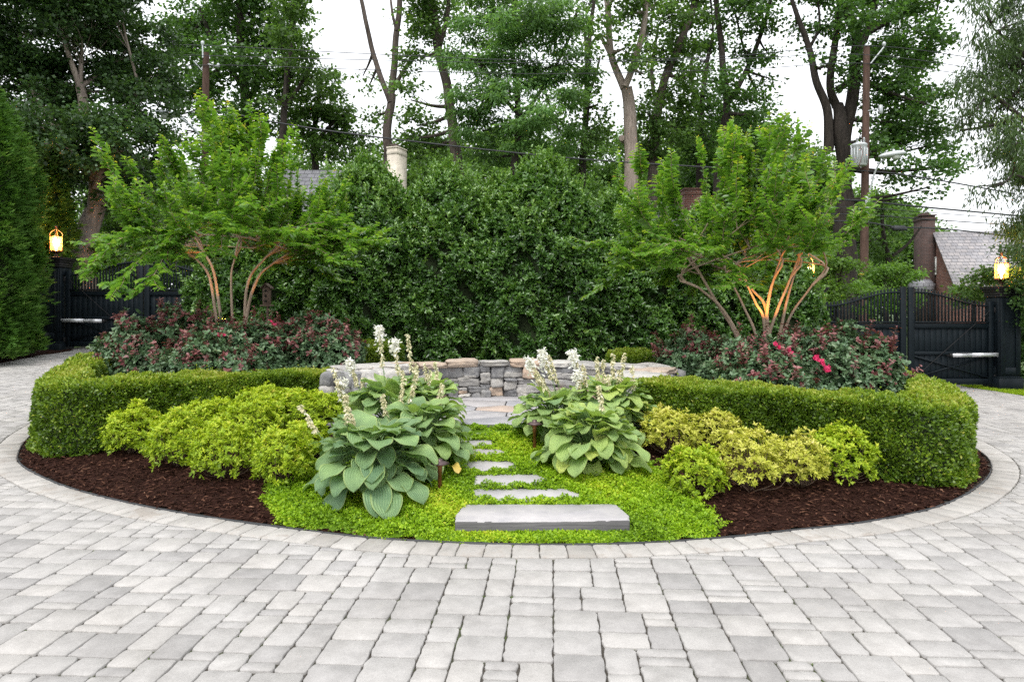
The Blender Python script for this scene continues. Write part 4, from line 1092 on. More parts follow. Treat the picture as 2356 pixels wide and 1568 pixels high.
def lamp(name, typ, loc, power, col=(1, .55, .2), **kw):
    d = bpy.data.lights.new(name, typ); d.energy = power; d.color = col
    for k, v in kw.items(): setattr(d, k, v)
    o = bpy.data.objects.new(name, d); COL.objects.link(o); o.location = tuple(loc); return o
pb = GP(1012, 1137); path_light(pb, .285, 'copper path light with dark hood in front of the left hosta')
lamp('path_light_lamp', 'POINT', pb + np.array([0, 0, .225]), .7, shadow_soft_size=.02)
pb = GP(1229, 1045); pb = np.array([.21, 6.35, float(zi(.21, 6.35))]); path_light(pb, .30, 'copper path light half hidden by the right hosta, near the patio')
lamp('path_light_lamp', 'POINT', pb + np.array([0, 0, .24]), .5, shadow_soft_size=.02)

# ------------------------------------------------------------------ birdhouse
M['bird_wood'] = plain_mat('weathered_cedar', (.16, .105, .08), .8, var=.3, scale=9, bmp=.3)
M['dark_hole'] = plain_mat('dark_hollow', (.01, .008, .006), .9)
Yb = 11.4; c = P3(614, 681, Yb); sc_ = Yb / F
bh = thing('birdhouse', c, 'slim wooden birdhouse with three round holes, in front of the hollies', 'birdhouse')
w, h = 15 * sc_, 40 * sc_
mb = MB(); mb.box(c, (w, w, h), bev=.004)
mb.add(np.array([c + np.array(q) for q in [(-w / 2, -w / 2, h / 2), (w / 2, -w / 2, h / 2), (0, -w / 2, h / 2 + w * .42), (-w / 2, w / 2, h / 2), (w / 2, w / 2, h / 2), (0, w / 2, h / 2 + w * .42)]]), [(0, 1, 2), (5, 4, 3), (0, 2, 5, 3), (1, 4, 5, 2)]); mb.build('body', M['bird_wood'], bh)
mb = MB()
for sg in (-1, 1): mb.bar(c + np.array([0, 0, h / 2 + w * .50]), c + np.array([sg * w * .82, 0, h / 2 - w * .18]), w * 1.5, .012, up=(0, 1, 0)) if False else mb.add(
    np.array([c + np.array(q) for q in [(0, -w * .75, h / 2 + w * .52), (0, w * .75, h / 2 + w * .52), (sg * w * .85, w * .75, h / 2 - w * .2), (sg * w * .85, -w * .75, h / 2 - w * .2),
              (0, -w * .75, h / 2 + w * .52 + .014), (0, w * .75, h / 2 + w * .52 + .014), (sg * w * .87, w * .75, h / 2 - w * .2 + .012), (sg * w * .87, -w * .75, h / 2 - w * .2 + .012)]]), [(0, 1, 2, 3), (4, 5, 6, 7), (0, 3, 7, 4), (1, 2, 6, 5), (2, 3, 7, 6)])
mb.build('roof', M['bird_wood'], bh)
mb = MB(); mb.box(c - np.array([0, 0, h / 2 + .012]), (26 * sc_, w * 1.5, .024), bev=.004); mb.build('floor_board', M['bird_wood'], bh)
for k in (-1, 0, 1):
    mb = MB(); mb.tube([c + np.array([0, -w / 2 + .004, k * h * .3]), c + np.array([0, -w / 2 - .003, k * h * .3])], .022, 14); mb.build('entrance_hole', M['dark_hole'], bh)
    if k < 1: mb = MB(); mb.tube([c + np.array([0, -w / 2, k * h * .3 + h * .14]), c + np.array([0, -w / 2 - .05, k * h * .3 + h * .14])], .006, 8); mb.build('perch', M['bird_wood'], bh)
mb = MB(); mb.tube([c + np.array([0, w * .3, -h / 2]), (c[0], c[1] + w * .3, float(zi(c[0], c[1])) - .1)], .018, 8); mb.build('post', M['bird_wood'], bh)
EXPO = 0.97; DENOISE = False
# ------------------------------------------------------------------ gates
M['gate'] = plain_mat('blue_black_paint', (.0075, .012, .0155), .5, var=.12, scale=5, bmp=.05, spec=.14)
M['iron'] = plain_mat('dark_iron', (.012, .012, .013), .5, .4)
M['silver'] = plain_mat('silver_tube', (.62, .63, .65), .38, .55, .05)
def gate_leaf(hx, mx, Y, z0, label, rod_in_front=True):
    "gate leaf hinged at x=hx, closing at x=mx"
    w = abs(mx - hx); sg = 1 if mx > hx else -1
    root = thing('driveway_gate', (hx, Y, z0), label, 'gate', 'dark picket-topped driveway gates')
    A = lambda x, y, z: np.array([hx + sg * x, Y + y, z0 + z])
    prof = lambda x: 1.745 + .295 * (lambda q: q * q * (3 - 2 * q))(min(max((x - .08) / (w - .30), 0), 1))
    mb = MB()
    mb.box(A(.055, 0, .885), (.11, .07, 1.75), bev=.006); mb.box(A(w - .07, 0, 1.035), (.125, .07, 2.07), bev=.006)
    cx = (.11 + w - .1325) / 2; ww = w - .2425
    mb.box(A(cx, .002, .065), (ww, .062, .125), bev=.006); mb.box(A(cx, .002, 1.25), (ww, .062, .11), bev=.006)
    mb.box(A(cx, -.006, 1.325), (ww, .10, .030), bev=.006); mb.box(A(cx, .006, .665), (ww, .055, .075), bev=.005)
    mb.build('frame', M['gate'], root)
    mb = MB(); nb = 13; bw = ww / nb
    for k in range(nb):
        mb.box(A(.11 + bw * (k + .5), .022, .915), (bw - .004, .018, .56), bev=.004)
        mb.box(A(.11 + bw * (k + .5), .022, .377), (bw - .004, .018, .49), bev=.004)
    mb.box(A(cx, .034, .66), (ww, .006, 1.08)); mb.build('board_panel', M['gate'], root)
    mb = MB(); n = 22
    for k in range(n):
        x = .11 + ww * (k + .5) / n; t_ = prof(x)
        mb.box(A(x, .018, (1.34 + t_) / 2), (.034, .022, t_ - 1.34), bev=.006)
    mb.build('pickets', M['gate'], root)
    mb = MB(); xs = np.linspace(.11, w - .1325, 24); mb.tube([A(x, -.006, prof(x) - .085) for x in xs], .019, 8); mb.build('curved_rail', M['gate'], root, smooth=True)
    mb = MB(); mb.bar(A(.12, -.008, .60), A(w - .14, -.008, .15), .03, .045, up=(0, 1, 0)); mb.bar(A(.12, -.012, .15), A(w - .14, -.012, .60), .03, .045, up=(0, 1, 0)); mb.build('cross_brace', M['gate'], root)
    mb = MB(); mb.tube([A(.10, -.045, 1.56), A(w - .14, -.045, .16)], .007, 6); mb.build('tie_rod', M['iron'], root)
    for zz in (.16, 1.58):
        mb = MB(); mb.box(A(-.012, -.04, zz), (.05, .03, .11), bev=.006); mb.tube([A(-.01, -.058, zz - .06), A(-.01, -.058, zz + .06)], .013, 8); mb.build('hinge', M['iron'], root)
    return root
def gate_pillar(x, Y, z0, H, label):
    root = thing('gate_pillar', (x, Y, z0), label, 'gate pillar', 'dark panelled gate pillars')
    b0 = np.array([x, Y, z0]); w = .42
    mb = MB(); mb.box(b0 + [0, 0, H / 2 - .06], (w, w, H - .10), bev=.008)
    # raised stiles and rails leave a sunk panel on the front and on the sides
    for (ux, uy) in ((0, -1), (1, 0), (-1, 0)):
        def put(c1, zc, s1, h):
            d = (s1, .022, h) if uy else (.022, s1, h)
            mb.box(b0 + np.array([ux * (w / 2 + .011) + (c1 if uy else 0), uy * (w / 2 + .011) + (c1 if ux else 0), zc]), d, bev=.006)
        put(-.16, H * .52, .098, H * .74); put(.16, H * .52, .098, H * .74); put(0, H * .855, .22, H * .07); put(0, H * .185, .22, H * .07)
    mb.build('shaft', M['gate'], root)
    mb = MB(); mb.box(b0 + [0, 0, .10], (w + .10, w + .10, .30), bev=.01); mb.box(b0 + [0, 0, .265], (w + .07, w + .07, .03), bev=.01); mb.build('plinth', M['gate'], root)
    mb = MB()
    for (z, ww, h) in ((H - .20, w + .07, .035), (H - .145, w + .06, .07), (H - .085, w + .11, .05), (H - .04, w + .17, .04), (H - .008, w + .20, .026)): mb.box(b0 + [0, 0, z], (ww, ww, h), bev=.008)
    mb.build('cap', plain_mat('cap_paint', (.014, .013, .014), .45, var=.15, spec=.3), root)
    return root
M['glass'] = None
m, t, b, out = nt('amber_seeded_glass'); tb = node(t, 'ShaderNodeBsdfTransparent'); tb.inputs[0].default_value = (1, .86, .66, 1)
b.inputs['Base Color'].default_value = (1, .62, .25, 1); b.inputs['Roughness'].default_value = .25; b.inputs['Emission Color'].default_value = (1.0, .40, .09, 1); b.inputs['Emission Strength'].default_value = 1.0
mx = node(t, 'ShaderNodeMixShader'); mx.inputs[0].default_value = .4; t.links.new(tb.outputs[0], mx.inputs[1]); t.links.new(b.outputs[0], mx.inputs[2]); t.links.new(mx.outputs[0], out.inputs[0]); M['glass'] = m
M['bulb'] = emit_mat('lit_bulb', (1.0, .72, .38), 40.0)
M['bronze'] = plain_mat('bronze', (.10, .055, .035), .45, .6, .2)
def lantern(x, Y, z0, label, s=1.0):
    root = thing('lantern', (x, Y, z0), label, 'lantern', 'lit bronze lanterns on the gate pillars')
    b0 = np.array([x, Y, z0]); R = .125 * s; hz = .34 * s; z1 = .16 * s
    mb = MB(); mb.lathe([(.11 * s, 0), (.11 * s, .02), (.045 * s, .035), (.035 * s, .10 * s), (.06 * s, .12 * s), (R + .008, .145 * s), (R + .008, z1), (.02, z1 + .004)], b0, 18)
    for k in range(4):
        a = k * TAU / 4 + .5; mb.tube([b0 + [.10 * s * math.cos(a), .10 * s * math.sin(a), .01], b0 + [R * math.cos(a) * .95, R * math.sin(a) * .95, z1]], .006, 5)
    mb.build('base', M['bronze'], root)
    mb = MB()
    for zz in (z1 + .01, z1 + hz * .5, z1 + hz):
        a = np.linspace(0, TAU, 25); mb.tube(np.stack([b0[0] + (R + .004) * np.cos(a), b0[1] + (R + .004) * np.sin(a), np.full(25, b0[2] + zz)], 1), .006 if abs(zz - z1 - hz * .5) < .01 else .009, 6, cap=False)
    for k in range(6):
        a = k * TAU / 6 + .26; mb.tube([b0 + [(R + .004) * math.cos(a), (R + .004) * math.sin(a), zz] for zz in (z1, z1 + hz)], .0055, 6)
    mb.build('cage', M['bronze'], root)
    mb = MB(); 
    for k in range(4):
        a = k * TAU / 4 + .4; mb.tube(smooth_path([b0 + [R * q * math.cos(a), R * q * math.sin(a), z1 + hz + zz * s] for q, zz in ((1, 0), (1.02, .06), (.7, .12), (.22, .16), (.1, .22))], 12), .0075, 6)
    mb.lathe([(.012, z1 + hz + .19 * s), (.03 * s, z1 + hz + .22 * s), (.03 * s, z1 + hz + .245 * s), (.01, z1 + hz + .26 * s)], b0, 10)
    mb.build('crown_hoops', M['bronze'], root, smooth=True)
    mb = MB(); mb.lathe([(R - .006, z1 + .01), (R - .006, z1 + hz - .005)], b0, 24); o = mb.build('glass', M['glass'], root, smooth=True)
    mb = MB(); mb.lathe([(.012, z1 + .01), (.02, z1 + .09 * s), (.055 * s, z1 + .15 * s), (.062 * s, z1 + .22 * s), (.045 * s, z1 + .28 * s), (0, z1 + .30 * s)], b0, 16); mb.build('bulb', M['bulb'], root, smooth=True)
    lamp('lantern_lamp', 'POINT', b0 + [0, 0, z1 + .34 * s], 30, (1, .50, .16), shadow_soft_size=.09)
    return root
YG1, YG2 = 15.9, 14.5
s1, s2 = YG1 / F, YG2 / F
g1 = lambda px: (px - CX) * s1; g2 = lambda px: (px - CX) * s2
z1_, z2_ = EYE - (797 - HOR) * s1, EYE - (884 - HOR) * s2
gate_leaf(g1(152), g1(331), YG1, z1_, 'dark gate leaf beside the arborvitae, its hinge at the lantern pillar by the big tree')
gate_leaf(g1(152) + 2 * (g1(331) - g1(152)) + .012, g1(331) + .012, YG1, z1_, 'dark gate leaf half hidden behind the left crape myrtle and roses')
gate_leaf(g2(1889), g2(2085), YG2, z2_, 'dark gate leaf behind the pink-flowered rose bush')
gate_leaf(g2(2285), g2(2088), YG2, z2_, 'dark gate leaf with silver opener, hinged to the pillar with the fully visible lantern')
gate_pillar(g1(128), YG1 + .02, z1_ - .16, 2.22, 'dark gate pillar partly covered by the arborvitae')
gate_pillar(g2(1861), YG2 + .02, z2_ - .12, 2.17, 'dark gate pillar behind the right crape myrtle leaves')
gate_pillar(g2(2309), YG2 + .02, z2_ - .10, 2.17, 'dark panelled gate pillar at the edge of the grass strip, beyond the drive')
lantern(g1(128), YG1 + .02, z1_ + 2.06, 'lit lantern glowing against the arborvitae')
lantern(g2(1861), YG2 + .02, z2_ + 2.05, 'lit lantern shining through the right crape myrtle leaves')
lantern(g2(2306), YG2 + .02, z2_ + 2.07, 'lit lantern standing in front of the slate roof')
def opener(px0, px1, py, Y, label, sgn):
    s = Y / F; a = P3(px0, py, Y - .14); e = P3(px1, py + 2, Y - .11)
    root = thing('gate_opener', a, label, 'gate opener', 'silver gate opener arms')
    mb = MB(); mb.bar(a, a * .42 + e * .58, .072, .078); mb.bar(a * .415 + e * .585, e, .068, .074); mb.build('tube', M['silver'], root)
    mb = MB(); d = unit(e - a); mb.bar(e, e + d * .05, .07, .078); mb.tube([e + d * .05, e + d * .10], .014, 8); mb.build('end_cap', M['iron'], root)
    mb = MB(); mb.box(a - d * .05 + [0, 0.02, 0], (.10, .06, .06), bev=.01); mb.bar(a - d * .05, a - d * .15 + np.array([0, .14, 0]), .04, .02); mb.build('pivot_bracket', plain_mat('rusty_bracket', (.10, .03, .025), .7), root)
opener(133, 236, 736, YG1, 'silver gate opener arm on the gate beside the arborvitae', 1)
opener(2296, 2190, 815, YG2, 'silver gate opener arm on the gate beside the grass strip', -1)

# ------------------------------------------------------------------ poles and wires
M['pole'] = bark_mat('creosoted_pole', (.05, .030, .024), (.12, .075, .058), 4)
M['grey_metal'] = plain_mat('grey_enamel', (.50, .53, .54), .4, .1, .05)
M['pale_metal'] = plain_mat('pale_metal', (.42, .44, .45), .45, .5, .05)
M['wire'] = plain_mat('cable_sheath', (.02, .022, .025), .6)
YP = 23.0; sp = YP / F
def pole(px_t, py_t, px_b, zb, label):
    a = np.array([(px_b - CX) * sp, YP, zb]); e = P3(px_t, py_t, YP)
    root = thing('utility_pole', a, label, 'utility pole', 'wooden utility poles on the street')
    mb = MB(); mb.tube(np.linspace(a, e, 12), np.linspace(.150, .105, 12), 12); mb.build('pole', M['pole'], root, smooth=True)
    return root, e
rp, e = pole(474, 122, 468, .6, 'wooden utility pole rising behind the left crape myrtle')
mb = MB(); mb.tube([e + [-.06, -.1, -.2], e + [-.07, -.1, .25]], .025, 8); mb.lathe([(.03, .22), (.055, .27), (.055, .33), (.02, .37)], e + [-.07, -.1, 0], 10); mb.build('pin_insulator', M['grey_metal'], rp)
mb = MB(); mb.tube([e + [.1, -.05, -.40], e + [.46, -.1, -.50]], .03, 7); mb.lathe([(.03, -.02), (.06, .03), (.05, .09), (.02, .12)], e + [.46, -.1, -.5], 10); mb.build('insulator_arm', M['pale_metal'], rp)
mb = MB(); mb.tube([e + [-.1, -.05, -.62], e + [-.38, -.1, -.30]], .022, 7); mb.build('insulator_arm', M['pale_metal'], rp)
arm = smooth_path([P3(500, 365, YP - .1), P3(462, 315, YP - .5), P3(432, 284, YP - .8), P3(402, 264, YP - 1.0)], 16)
mb = MB(); mb.tube(arm, np.linspace(.045, .035, 16), 8); mb.build('lamp_arm', M['grey_metal'], rp, smooth=True)
def cobra(c, d, root):
    mb = MB(); U, Fc = _cube_sphere(6); V = U / np.linalg.norm(U, axis=1, keepdims=True); V = V * np.array([.36, .17, .11]); V[:, 2] = np.where(V[:, 2] < 0, V[:, 2] * .9, V[:, 2]); V[:, 0] *= np.where(V[:, 0] < 0, 1.25, 1)
    az = math.atan2(d[1], d[0]); co, si = math.cos(az), math.sin(az); V = np.stack([V[:, 0] * co - V[:, 1] * si, V[:, 0] * si + V[:, 1] * co, V[:, 2] + V[:, 0] * d[2]], 1)
    mb.add(V + c, Fc); h = mb.build('lamp_head', M['grey_metal'], root, smooth=True)
    mb = MB(); mb.lathe([(.13, 0.0), (.11, -.07), (.06, -.10), (0, -.11)], c + np.array([.06 * co, .06 * si, -.07]), 14); mb.build('lens', plain_mat('milky_lens', (.55, .58, .55), .25, spec=.6), h, smooth=True)
    mb = MB(); mb.lathe([(.035, .08), (.035, .16), (.0, .17)], c, 8); mb.build('photocell', M['grey_metal'], h)
cobra(P3(384, 262, YP - 1.1), np.array([-1, -.15, .12]), rp)
rq, e2 = pole(1994, 107, 1985, -.6, 'wooden utility pole with a grey transformer, beyond the right gate')
mb = MB(); mb.tube([e2 + [.08, -.08, -.62], e2 + [.5, -.15, -.08]], .025, 8); mb.lathe([(.03, -.06), (.06, 0), (.06, .06), (.02, .1)], e2 + [.5, -.15, 0], 10); mb.build('insulator_arm', M['pale_metal'], rq)
mb = MB(); mb.lathe([(.03, -.02), (.055, .02), (.055, .07), (.02, .1)], e2, 10); mb.build('pin_insulator', M['grey_metal'], rq)
tc_ = P3(1977, 357, YP - .35); th_ = 50 * sp
mb = MB(); mb.lathe([(.20, -th_ / 2), (.235, -th_ / 2 + .03), (.235, th_ / 2 - .06), (.245, th_ / 2 - .05), (.245, th_ / 2 - .02), (.2, th_ / 2 + .02), (0, th_ / 2 + .04)], tc_, 22)
for k in range(14): a = k * TAU / 14; mb.box(tc_ + [.245 * math.cos(a), .245 * math.sin(a), -.04], (.02, .02, th_ * .7), rz=a)
tr_ = mb.build('transformer', M['grey_metal'], rq)
for q in (-.1, .13):
    mb = MB(); mb.lathe([(.045, 0), (.03, .06), (.05, .07), (.03, .12), (.045, .13), (.02, .19)], tc_ + [q, -.05, th_ / 2 + .02], 10); mb.build('bushing', M['pale_metal'], tr_)
mb = MB(); mb.tube(smooth_path([tc_ + [-.1, -.25, th_ / 2 - .1], tc_ + [-.04, -.29, .0], tc_ + [-.12, -.27, -.3], tc_ + [-.11, -.24, -.45]], 12), .008, 5); mb.build('lead', plain_mat('red_lead', (.14, .03, .03), .5), tr_)
mb = MB(); mb.box(P3(1996, 465, YP - .17), (.15, .12, .42), bev=.02); mb.tube(smooth_path([P3(1997, 462, YP - .22), P3(2008, 412, YP - .4), P3(2022, 378, YP - .6), P3(2040, 362, YP - .8)], 14), .028, 8); mb.build('lamp_arm', M['grey_metal'], rq, smooth=False)
cobra(P3(2056, 355, YP - .9), np.array([1, -.3, .10]), rq)
mb = MB(); mb.box(P3(2026, 252, YP - .2), (.12, .1, .30), bev=.02); mb.tube([P3(1997, 255, YP - .1), P3(2022, 250, YP - .2)], .014, 6); mb.build('fuse_cutout', M['pale_metal'], rq)
for py in (462, 478, 494, 511):
    mb = MB(); mb.lathe([(.155, -.05), (.16, 0), (.155, .05)], P3(1987, py, YP), 14); mb.build('strap', M['iron'], rq)
mb = MB(); mb.lathe([(.152, -.015), (.152, .015)], P3(1986.5, 631, YP), 14); mb.build('tag_band', plain_mat('yellow_tag', (.75, .55, .05), .5), rq)

def wire(pts, rad, label, Ys=None):
    P = [P3(px, py, YP + (0 if Ys is None else Ys[i])) for i, (px, py) in enumerate(pts)]
    mb = MB(); mb.tube(smooth_path(P, 60), rad, 5); single(mb, 'power_line', M['wire'], label, 'overhead wire', 'overhead wires along the street', True)
o6 = [-.1] * 6
wire([(310, 106), (472, 105), (850, 124), (1240, 139), (1650, 131), (2000, 106), (2320, 146)], .013, 'highest thin wire strung between the tops of both poles', [-.1] * 7)
wire([(310, 126), (474, 128), (850, 138), (1250, 145), (1700, 135), (1988, 126), (2320, 168)], .012, 'second wire down between the pole tops', [-.22] * 7)
wire([(310, 158), (505, 150), (860, 161), (1250, 170), (1700, 160), (1990, 146), (2320, 184)], .012, 'third and lowest of the thin upper wires between the poles', [-.14] * 7)
wire([(392, 272), (478, 254), (665, 287), (880, 317), (1250, 358), (1500, 377), (1750, 390), (1984, 393), (2130, 410), (2330, 445)], .026, 'thick cable sagging in front of the cream chimney to the transformer pole', [-.1] * 10)
wire([(1840, 455), (1985, 462), (2100, 474), (2360, 498)], .03, 'uppermost thick cable on the lower part of the transformer pole', [-.15] * 4)
wire([(1840, 474), (1985, 478), (2100, 486), (2360, 506)], .012, 'thin wire just below the upper thick cable on the transformer pole', [-.15] * 4)
wire([(1840, 490), (1985, 494), (2100, 502), (2360, 520)], .017, 'wire second from bottom on the transformer pole', [-.15] * 4)
wire([(1840, 506), (1985, 511), (2066, 522), (2180, 527), (2360, 548)], .026, 'lowest cable on the transformer pole, carrying the black splice box', [-.15] * 5)
mb = MB(); mb.box(P3(2068, 525, YP - .17), (.40, .16, .18), bev=.04); mb.tube([P3(2050, 523, YP - .17), P3(2086, 527, YP - .17)], .05, 8); single(mb, 'splice_box', M['wire'], 'black splice box hanging on the lowest cable', 'cable box')

# ------------------------------------------------------------------ houses beyond the street
def brick_mat(name, a, b_, mortar, sc=1.0, bw=.21, rh=.075):
    m, t, b, _ = nt(name); tc = node(t, 'ShaderNodeTexCoord'); br = node(t, 'ShaderNodeTexBrick')
    geo = node(t, 'ShaderNodeNewGeometry'); sp_ = node(t, 'ShaderNodeSeparateXYZ'); t.links.new(tc.outputs['Object'], sp_.inputs[0])
    cb = node(t, 'ShaderNodeCombineXYZ'); t.links.new(math_n(t, 'ADD', sp_.outputs[0], sp_.outputs[1]), cb.inputs[0]); t.links.new(sp_.outputs[2], cb.inputs[1])
    t.links.new(cb.outputs[0], br.inputs['Vector']); br.inputs['Scale'].default_value = 1.0; br.inputs['Brick Width'].default_value = bw; br.inputs['Row Height'].default_value = rh
    br.inputs['Mortar Size'].default_value = .008; br.inputs['Color1'].default_value = (*a, 1); br.inputs['Color2'].default_value = (*b_, 1); br.inputs['Mortar'].default_value = (*mortar, 1)
    n1 = noise_tex(t, 3, 5); c = mixc(t, 1.0, br.outputs['Color'], ramp(t, n1, [(.3, (.7, .7, .7)), (.7, (1.2, 1.2, 1.2))]), 'MULTIPLY')
    t.links.new(c, b.inputs['Base Color']); b.inputs['Roughness'].default_value = .9; bump(t, b, br.outputs['Fac'], -.3, .01); return m
M['brick'] = brick_mat('red_brick', (.20, .075, .05), (.13, .05, .038), (.22, .18, .16))
M['brick_dark'] = brick_mat('dark_brick', (.075, .038, .03), (.05, .03, .026), (.08, .065, .06))  # much darker brick for the tall chimney and the flues
M['cream_brick'] = brick_mat('cream_painted_brick', (.62, .56, .46), (.58, .53, .44), (.52, .47, .39))
def slate(name, a, b_, rowh=.24):
    m, t, b, _ = nt(name); br = node(t, 'ShaderNodeTexBrick'); tc = node(t, 'ShaderNodeTexCoord')
    sp_ = node(t, 'ShaderNodeSeparateXYZ'); t.links.new(tc.outputs['Object'], sp_.inputs[0]); cb = node(t, 'ShaderNodeCombineXYZ')
    t.links.new(sp_.outputs[0], cb.inputs[0]); t.links.new(sp_.outputs[2], cb.inputs[1]); t.links.new(cb.outputs[0], br.inputs['Vector'])
    br.inputs['Brick Width'].default_value = .28; br.inputs['Row Height'].default_value = rowh * .72; br.inputs['Mortar Size'].default_value = .012; br.inputs['Scale'].default_value = 1
    br.inputs['Color1'].default_value = (*a, 1); br.inputs['Color2'].default_value = (*b_, 1); br.inputs['Mortar'].default_value = tuple(v * .35 for v in a) + (1,)
    n1 = noise_tex(t, 1.3, 6, .7); c = mixc(t, 1.0, br.outputs['Color'], ramp(t, n1, [(.3, (.72, .70, .70)), (.7, (1.25, 1.22, 1.2))]), 'MULTIPLY')
    t.links.new(c, b.inputs['Base Color']); b.inputs['Roughness'].default_value = .6; bump(t, b, br.outputs['Fac'], -.5, .02); return m
M['slate_grey'] = slate('grey_slate', (.20, .205, .225), (.27, .275, .30)); M['slate_pale'] = slate('weathered_slate', (.30, .30, .32), (.40, .38, .38))
M['white_trim'] = plain_mat('white_trim', (.72, .72, .70), .5); M['pane'] = plain_mat('dark_pane', (.03, .035, .04), .1)
def gable_house(name, c, yaw, Lx, Wy, zb, ze, zr, wallm, roofm, label, chim=None, wins=(), chim_mat=None):
    "gabled house; ridge runs along the local x axis"
    root = thing(name, (*c, zb), label, 'house')
    co, si = math.cos(yaw), math.sin(yaw)
    Wd = lambda x, y, z: np.array([c[0] + x * co - y * si, c[1] + x * si + y * co, z])
    hx, hy = Lx / 2, Wy / 2
    mb = MB()
    V = [Wd(sx * hx, sy * hy, z) for sx in (-1, 1) for sy in (-1, 1) for z in (zb - .3, ze)] + [Wd(sx * hx, 0, zr) for sx in (-1, 1)]
    mb.add(V, [(0, 4, 5, 1), (2, 3, 7, 6), (0, 1, 8, 3, 2), (4, 6, 7, 9, 5)]); mb.build('wall', wallm, root)
    mb = MB(); o = .28; slope = (zr - ze) / hy
    for sg in (-1, 1):
        ey, ez = sg * (hy + o), ze - slope * o
        q = [Wd(-hx - .15, ey, ez), Wd(hx + .15, ey, ez), Wd(hx + .15, 0, zr), Wd(-hx - .15, 0, zr)]
        up = np.array([0, 0, .10]); V = q + [p + up for p in q]
        mb.add(V, [(0, 1, 2, 3), (4, 7, 6, 5), (0, 4, 5, 1), (3, 2, 6, 7), (0, 3, 7, 4), (1, 5, 6, 2)])
    rf = mb.build('roof', roofm, root)
    mb = MB()
    for sg in (-1, 1): mb.bar(Wd(-hx - .1, sg * (hy + o - .02), ze - slope * o - .08), Wd(hx + .1, sg * (hy + o - .02), ze - slope * o - .08), .12, .14)
    mb.build('eaves_board', M['white_trim'], root)
    for (x, y, z, w, h) in wins:      # on the -y long wall or the -x gable
        if y is None: f, ax = Wd(-hx - .02, x, z), np.array([-si, co, 0]); nrm = np.array([-co, -si, 0])
        else: f, ax = Wd(x, -hy - .02, z), np.array([co, si, 0]); nrm = np.array([si, -co, 0])
        mb = MB(); up = np.array([0, 0, 1.0])
        for (a, b2, ww) in ((-1, -1, 0), (1, 1, 0)): mb.bar(f + ax * a * w / 2 - up * h / 2, f + ax * a * w / 2 + up * h / 2, .08, .08, up=nrm)
        for q in (-1, 1): mb.bar(f - ax * (w / 2 + .04) + up * q * h / 2, f + ax * (w / 2 + .04) + up * q * h / 2, .085, .085, up=nrm)
        wf = mb.build('window', M['white_trim'], root)
        mb = MB(); q = f + nrm * .012; mb.add([q - ax * w / 2 - up * h / 2, q + ax * w / 2 - up * h / 2, q + ax * w / 2 + up * h / 2, q - ax * w / 2 + up * h / 2], [(0, 1, 2, 3)]); mb.build('pane', M['pane'], wf)
    return root, rf, Wd
# cream house, left
Yh = 24.0; sh = Yh / F
xr, xl = (884 - CX) * sh, (600 - CX) * sh
zr = EYE - (364 - HOR) * sh
h1, rf, Wd = gable_house('brick_house', ((xr + xl) / 2 - .1, Yh + 2.6), .05, xr - xl, 5.6, .5, zr - 3.0, zr, M['cream_brick'], M['slate_grey'], 'cream painted brick house with a grey slate roof and tall cream chimney', wins=((.6, 0, 2.9, .9, 1.3), (-1.6, 0, 2.9, .9, 1.3)))
def chimney(root, c, w, d, z0, z1, mat, cap=.08, pots=0, yaw=0):
    mb = MB(); mb.box((c[0], c[1], (z0 + z1) / 2), (w, d, z1 - z0), rz=yaw); mb.box((c[0], c[1], z1 - .16), (w + cap, d + cap, .12), rz=yaw, bev=.01); mb.box((c[0], c[1], z1 + .03), (w + cap * 1.6, d + cap * 1.6, .06), rz=yaw, bev=.01)
    ch = mb.build('chimney', mat, root)
    if pots:
        mb = MB(); mb.box((c[0] - .05, c[1], z1 + .12), (w * .55, d * .55, .14), rz=yaw, bev=.02); mb.build('flue', M['brick_dark'], ch)
    return ch
cp = P3(909, 325, Yh + .6); chimney(h1, (cp[0], cp[1] + .4), .42, .66, .3, EYE - (330 - HOR) * Yh / F, M['cream_brick'], .03, 1, -.42)
# brick house hidden behind the screen, its chimney shows
Yc = 27.0; sc_ = Yc / F
h2, rf, Wd = gable_house('brick_house', ((1480 - CX) * sc_, Yc + 2.8), 0, 330 * sc_, 5.4, .0, EYE - (455 - HOR) * sc_ - 2.8, EYE - (455 - HOR) * sc_, M['brick'], M['slate_grey'], 'red brick house with a short chimney, mostly hidden behind the hollies', wins=((1.2, 0, 2.0, .9, 1.3),))
cp = P3(1628, 430, Yc); chimney(h2, (cp[0], Yc + 2.3), 46 * sc_, .7, 3.0, EYE - (416 - HOR) * sc_, M['brick'], .05)
# brick house right
y0 = 34.0; x0 = .649 * y0; yaw = math.radians(-10); wg = 4.4; ln = 9.0
co, si = math.cos(yaw), math.sin(yaw)
cx_, cy_ = x0 + co * ln / 2 - si * wg / 2, y0 + si * ln / 2 + co * wg / 2
h3, rf, Wd = gable_house('brick_house', (cx_, cy_), yaw, ln, wg, -.8, 2.85, 5.45, M['brick'], M['slate_pale'], 'red brick house with pale slate roof and tall dark chimney at its gable end', wins=((.1, None, 3.75, .34, .85),))
pc = Wd(-ln / 2 - .35, .55, 0)
chimney(h3, pc, .62, 1.15, -.9, EYE - (492 - HOR) * 35.5 / F, M['brick_dark'], .08, 1, yaw)
mb = MB(); q = Wd(-ln / 2 - .5, .55, 2.6); mb.box(q, (.9, 1.7, .9), rz=yaw, bev=.25); mb.build('chimney_shoulder', M['slate_grey'], h3)

